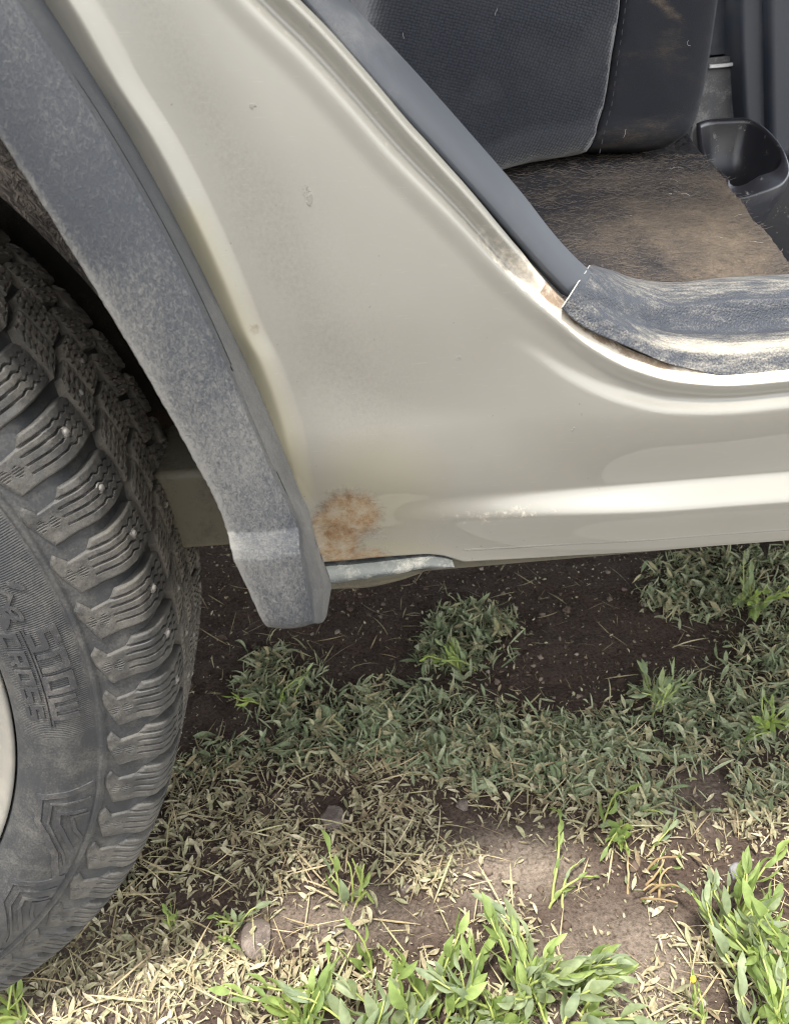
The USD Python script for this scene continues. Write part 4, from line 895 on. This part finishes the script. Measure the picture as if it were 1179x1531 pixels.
P = sprinkle(12500, den_g, 21); scatter('cut_greenery', P, mixed(len(P), r0, .006, .027), .115, FRESH, 31, tilt=.42, lift=.010, label='mat of wilted green cuttings lying in the shade below the sill', category='cut greenery', variants=22)
P = sprinkle(4200, lambda q: np.clip(den_g(q) + .18 * (soft_blob(q, green_b) > .02), 0, 1), 26); scatter('cut_blades', P, mixed(len(P), r0, .008, .036), .035, FRESH, 36, tilt=.35, lift=.014, label='narrow grass blades and green stalks tangled into the shaded cuttings', category='grass blades', variants=22)
P = sprinkle(21000, den_d, 22); scatter('dry_leaf_litter', P, mixed(len(P), r0, .003, .017), .12, DRY, 32, tilt=.28, lift=.006, label='pale dry leaf litter strewn over the ground beside the tyre', category='leaf litter', variants=26)
P = sprinkle(12000, lambda q: np.clip(1.3 * den_d(q) + .16, 0, 1), 27); scatter('leaf_crumble', P, mixed(len(P), r0, .0015, .006), .30, DRY, 37, tilt=.5, lift=.003, label='crumbled bits of dry leaf filling the gaps of the litter', category='leaf crumbs', n=4)
P = sprinkle(6500, lambda q: np.clip(.9 * den_d(q) + .35 * den_g(q) + .07, 0, 1), 23); scatter('straw_litter', P, mixed(len(P), r0, .008, .055), .016, STRAW, 33, tilt=.14, lift=.009, label='thin dry stalks and straw scattered among the cuttings', category='straw', variants=24, curl=.45)
P = sprinkle(900, lambda q: .12 + 0 * q[:, 0], 24); scatter('loose_scraps', P, r0.uniform(.003, .010, len(P)), .16, DRY, 34, tilt=.3, lift=.001, label='small dry scraps dotted over the bare dark soil', category='plant scraps')

# loose crumbs of earth
r1 = np.random.default_rng(6); P = sprinkle(2600, lambda q: .3 + .6 * soft_blob(q, [(800, 1000, 200, 90, 1, 0), (760, 1290, 150, 80, 1, 0), (920, 1430, 160, 110, 1, 0), (600, 900, 300, 60, 1, 0)]), 25)
ico = trimesh.creation.icosphere(1); V, Fc = [], []
for k_, p in enumerate(P):
    s_ = abs(r1.normal(0, .0016)) + .0007; v = ico.vertices * s_ * r1.uniform(.6, 1.2, 3) * (1 + .3 * r1.normal(0, 1, (len(ico.vertices), 1))); V.append(v + p + [0, 0, s_ * .3]); Fc.append(ico.faces + k_ * len(ico.vertices))
CRUMB = mat('soil_crumb', {'g': ('attribute', {'attribute': 'tone'}), 'r': ('rgb_ramp', {'ramp': [(0, (.06, .042, .034)), (.6, (.12, .09, .07)), (.9, (.22, .18, .145)), (1, (.33, .29, .25))]}), 'p': ('principled_bsdf', {'roughness': .95, 'specular_ior_level': .1})}, [('g.fac', 'r.fac'), ('r.color', 'p.base_color')])
part('soil_crumbs', (np.vstack(V), np.vstack(Fc)), CRUMB, smooth=True, prim_vars={'tone': np.repeat(r1.uniform(0, 1, len(P)), len(ico.vertices))}, kind='stuff', label='loose crumbs of dark earth on the bare ground', category='soil crumbs')


def stone(name, px, size, label, category, material, seed, flat=.6, sink=.35):
    r = np.random.default_rng(seed); m = trimesh.creation.icosphere(3, 1.0); v = np.array(m.vertices)
    for _ in range(9):
        n = r.normal(0, 1, 3); n /= np.linalg.norm(n); lim = r.uniform(.55, .85); dd_ = v @ n; v = v - np.maximum(0, dd_ - lim)[:, None] * n
    v *= 1 + .12 * (meshkit.fbm(v * 3, 3, seed)[:, None] - .5); v = v * np.array(size) / 2; a = r.uniform(0, 3); v[:, :2] = v[:, :2] @ np.array([[math.cos(a), -math.sin(a)], [math.sin(a), math.cos(a)]])
    p = on_ground([px])[0]; p[2] = ground_height(p[:1], p[1:2])[0]; v += p + [0, 0, size[2] * (.5 - sink)]
    return part(name, (v, m.faces), material, smooth=25, label=label, category=category)


STONE = dusty('pale_stone', (.13, .13, .135), (.24, .235, .23), scale=120, lo=.3, hi=.8, fine=900, bump=.2, rough=.7)
CLOD = dusty('earth_clod', (.11, .088, .075), (.20, .165, .14), scale=90, lo=.4, hi=.7, fine=400, bump=.9, dist=.002, rough=.95)
stone('pebble', (1100, 1303), (.021, .013, .011), 'pale grey pebble lying on the sunlit soil beside the green weeds at right', 'pebble', STONE, 3)
stone('earth_clod', (495, 1225), (.034, .026, .014), 'cracked grey brown clod of earth amid the dry litter right of the tyre', 'clod', CLOD, 4)
stone('earth_clod', (692, 1200), (.017, .014, .012), 'small brown clod touching the lower edge of the green cuttings mat', 'clod', CLOD, 5)
stone('earth_clod', (608, 1325), (.013, .012, .010), 'small dark clod with straw on it, left of the bare sandy patch', 'clod', CLOD, 6)
stone('earth_clod', (505, 1395), (.014, .012, .010), 'little grey clod just behind the tall leaf shoot near the bottom', 'clod', CLOD, 7)
stone('earth_clod', (385, 1400), (.040, .030, .012), 'flat dark brown clod right of the small weed near the tyre foot', 'clod', CLOD, 8)

# ------------------------------------------------------------------ living weeds
def leaf_mat(name, a, b, stops_rough=.55):
    return mat(name, {'o': ('object_info', {}), 'm': ('mix_color', {'a': a, 'b': b}), 'g': ('geometry', {}), 'n': ('noise_texture', {'scale': 150.0, 'detail': 3.0}), 'h': ('hsv', {}), 'v': ('map_range', {'from_min': .3, 'from_max': .7, 'to_min': .8, 'to_max': 1.2}),
        'p': ('principled_bsdf', {'roughness': stops_rough, 'specular_ior_level': .4}), 't': ('translucent_bsdf', {}), 'x': ('mix_closure', {'fac': .35}), 'tb': ('mix_color', {'blend_type': 'multiply', 'fac': 1.0, 'b': (1.6, 1.6, .6), 'use_clamp': False})},
        [('o.random', 'm.fac'), ('g.position', 'n.vector'), ('n.fac', 'v.value'), ('v.result', 'h.value'), ('m.result', 'h.color'), ('h.color', 'p.base_color'), ('h.color', 'tb.a'), ('tb.result', 't.color'), ('p.BSDF', 'x.closure1'), ('t.BSDF', 'x.closure2')], surface='x.closure')


LEAF = leaf_mat('weed_leaf', (.115, .165, .050), (.225, .290, .095))
LEAF_PALE = leaf_mat('weed_leaf_pale', (.15, .19, .115), (.24, .28, .165))
STEM = simple('weed_stem', (.24, .28, .08), .6)
STEM_BROWN = simple('weed_stem_brown', (.28, .20, .10), .7)
BUD = simple('yellow_bud', (.55, .42, .03), .6)


def leaf_mesh(L, W, curl, fold, n=9):
    t = np.linspace(0, 1, n); w = W * np.sin(np.pi * np.clip(t, .03, .99) ** .85) ** .85
    a = curl * (t - .2); x = np.r_[0, np.cumsum(np.cos(a[1:]))] / (n - 1) * L; z = np.r_[0, np.cumsum(np.sin(a[1:]))] / (n - 1) * L
    rows = []
    for s_ in (-1, -.5, 0, .5, 1): rows.append(np.stack([x, s_ * w, z + abs(s_) ** 1.2 * w * fold + .06 * w * np.sin(t * 14 + s_ * 2)], -1))
    return np.stack(rows, 1).reshape(-1, 3), grid_faces(n, 5)


def weed(name, label, category, px, stems, lmat=LEAF, smat=STEM, seed=0, group=None):
    """stems: (lean direction in degrees, lean from vertical in degrees, length, leaves, leaf length)"""
    r = np.random.default_rng(seed); b = on_ground([px])[0]; b[2] = ground_height(b[:1], b[1:2])[0] - .002
    t = thing(name, label, category, b, group)
    for (az, lean, L, nl, ll) in stems:
        az, lean = math.radians(az), math.radians(lean); p = np.array([r.normal(0, .003 + .0010 * len(stems)), r.normal(0, .003 + .0006 * len(stems)), 0]); pts = [p]; d_l = lean * .55; bend = r.normal(0, .7)
        for s_ in range(8):
            d_l = lean * (.45 + .75 * s_ / 7) + r.normal(0, .12); a2 = az + r.normal(0, .10) + bend * s_ / 7
            p = p + np.array([math.sin(d_l) * math.cos(a2), math.sin(d_l) * math.sin(a2), math.cos(d_l)]) * L / 8; p[2] = max(p[2], .002); pts.append(p)
        pts = np.array(pts); lm_ = lmat if r.random() < .6 else (LEAF_PALE if lmat is LEAF else LEAF)
        stem = part('stem', tube(pts, np.linspace(.0013, .0007, 9), 6), smat, t, smooth=True)
        az0 = r.uniform(0, 6.28)
        for q in range(nl):
            f_ = .18 + .82 * q / max(nl - 1, 1); i_ = min(f_ * 8, 7.999); k_ = int(i_); base = pts[k_] * (1 - (i_ - k_)) + pts[k_ + 1] * (i_ - k_); td = pts[k_ + 1] - pts[k_]; td /= np.linalg.norm(td)
            az0 += 2.4 + r.normal(0, .3); l_ = ll * (1.05 - .45 * abs(f_ - .45)) * r.uniform(.75, 1.2)
            side = np.cross(td, [math.cos(az0), math.sin(az0), .3]); side /= np.linalg.norm(side)
            open_ = r.uniform(.5, 1.0) * (1 - .45 * f_); dr = td * math.cos(open_) + side * math.sin(open_); dr /= np.linalg.norm(dr)
            up_ = td - dr * (td @ dr); up_ = up_ / (np.linalg.norm(up_) + 1e-9) * -1 + np.array([0, 0, .4]); sd = np.cross(up_, dr); sd /= np.linalg.norm(sd); up_ = np.cross(dr, sd)
            lv_, lf = leaf_mesh(l_, l_ * r.uniform(.11, .175), r.normal(-.6, .6), r.uniform(.1, .6))
            v = base + lv_[:, :1] * dr + lv_[:, 1:2] * sd + lv_[:, 2:] * up_
            v[:, 2] = np.maximum(v[:, 2], .0015); part('leaf', (v, lf), lm_, t, smooth=True)
    return t


def ring_stems(n, lean, L, nl, ll, seed, az=(0, 360)):
    r = np.random.default_rng(seed); return [(r.uniform(*az), r.uniform(lean * .4, lean * 1.3), L * r.uniform(.7, 1.2), nl + int(r.integers(-1, 2)), ll * r.uniform(.85, 1.15)) for _ in range(n)]


weed('leafy_weed', 'dense bright green weed with the most leaves, bottom edge right of centre', 'weed', (770, 1530), ring_stems(22, 46, .070, 10, .024, 41), seed=1)
weed('leafy_weed', 'upright green weed left of the densest clump at the bottom edge', 'weed', (690, 1570), ring_stems(14, 42, .062, 9, .024, 42), seed=2)
weed('leafy_weed', 'broad leaved pale green weed at the bottom edge below the cracked clod', 'weed', (560, 1575), ring_stems(11, 40, .064, 7, .030, 43), LEAF_PALE, seed=3)
weed('leafy_weed', 'tall single shoot curving left with two broad leaves at its tip', 'weed', (562, 1455), [(100, 14, .052, 4, .027), (170, 45, .030, 3, .02)], LEAF_PALE, seed=4)
weed('leafy_weed', 'low sprawling green weed with stems reaching left over bright dry litter', 'weed', (480, 1510), [(175, 75, .075, 7, .024), (190, 66, .05, 6, .022), (150, 50, .04, 5, .022), (20, 60, .04, 5, .022)], seed=5)
weed('leafy_weed', 'green weed half out of view below the sprawling one at bottom left of centre', 'weed', (420, 1580), ring_stems(9, 45, .056, 7, .026, 46), seed=6)
weed('leafy_weed', 'low dark green weed on the right flank of the densest clump', 'weed', (850, 1520), ring_stems(9, 62, .055, 7, .021, 47, (-70, 80)), seed=7)
weed('leafy_weed', 'big bushy weed with yellowish stems at the right edge above the corner', 'weed', (1160, 1440), ring_stems(18, 55, .078, 10, .022, 48), seed=8)
weed('leafy_weed', 'green weed filling the bottom right corner', 'weed', (1165, 1570), ring_stems(15, 52, .066, 9, .022, 49), seed=9)
weed('leafy_weed', 'weed with long arching stems beside the pebble', 'weed', (1075, 1400), [(110, 22, .055, 4, .018), (170, 60, .05, 5, .018), (60, 58, .05, 5, .018), (-10, 70, .055, 6, .02)], seed=10)
weed('yellow_bud_weed', 'slender feathery weed tipped with a yellow bud near the bottom right', 'weed', (1042, 1530), [(95, 12, .042, 8, .011), (60, 40, .03, 6, .010), (150, 42, .028, 6, .010)], seed=11)
t_ = stage.GetPrimAtPath('/World/yellow_bud_weed'); bp = trimesh.creation.icosphere(2, .0022); bp.apply_scale([1, 1, 1.4]); bp.apply_translation([-.004, .010, .044]); part('bud', bp, BUD, t_, smooth=True)
weed('creeping_weed', 'long creeping green stem running diagonally across the bare sandy patch', 'weed', (828, 1355), [(60, 104, .125, 16, .013), (80, 92, .05, 6, .012), (40, 96, .06, 6, .011)], seed=12)
weed('leafy_weed', 'low rosette of fresh green leaves at the head of the creeping stem', 'weed', (935, 1245), ring_stems(6, 66, .045, 6, .018, 53), seed=13)
weed('spidery_weed', 'spidery weed with bare pale stems between the creeping one and the pebble', 'weed', (970, 1325), ring_stems(7, 72, .045, 2, .012, 54), LEAF, STEM_BROWN, seed=14)
weed('leafy_weed', 'small blue green weed growing alone near the foot of the tyre', 'weed', (345, 1390), ring_stems(4, 40, .036, 5, .017, 55), LEAF_PALE, seed=15)
weed('leafy_weed', 'tiny two leaved seedling nearest the foot of the tyre', 'weed', (258, 1385), ring_stems(2, 26, .024, 4, .013, 56), seed=16)
weed('leafy_weed', 'green weed poking up in bright litter at the bottom left corner', 'weed', (20, 1530), ring_stems(4, 45, .045, 5, .020, 57), seed=17)
weed('grass_tuft', 'fine tuft of grass blades among dry litter below the cracked clod', 'grass tuft', (525, 1345), ring_stems(6, 34, .040, 2, .022, 58), seed=18)
weed('leafy_weed', 'green weed in deep shade under the sill at the far right', 'weed', (1120, 905), ring_stems(7, 58, .060, 7, .022, 59), seed=19)
weed('leafy_weed', 'shaded weed atop the tallest heap of cuttings below the bracket', 'weed', (700, 1000), ring_stems(6, 50, .055, 7, .018, 60), LEAF_PALE, seed=20)
weed('leafy_weed', 'weed with grey green leaves in the middle of the shaded mat at right', 'weed', (985, 1060), ring_stems(6, 60, .05, 6, .022, 61), LEAF_PALE, seed=21)
weed('leafy_weed', 'shaded sprig alone in the dark soil right of the tyre', 'weed', (410, 1050), ring_stems(5, 60, .045, 6, .016, 62), LEAF_PALE, seed=22)
weed('leafy_weed', 'weed straggling over the right edge of the shaded mat', 'weed', (1150, 1100), ring_stems(6, 62, .05, 6, .02, 63), LEAF_PALE, seed=23)
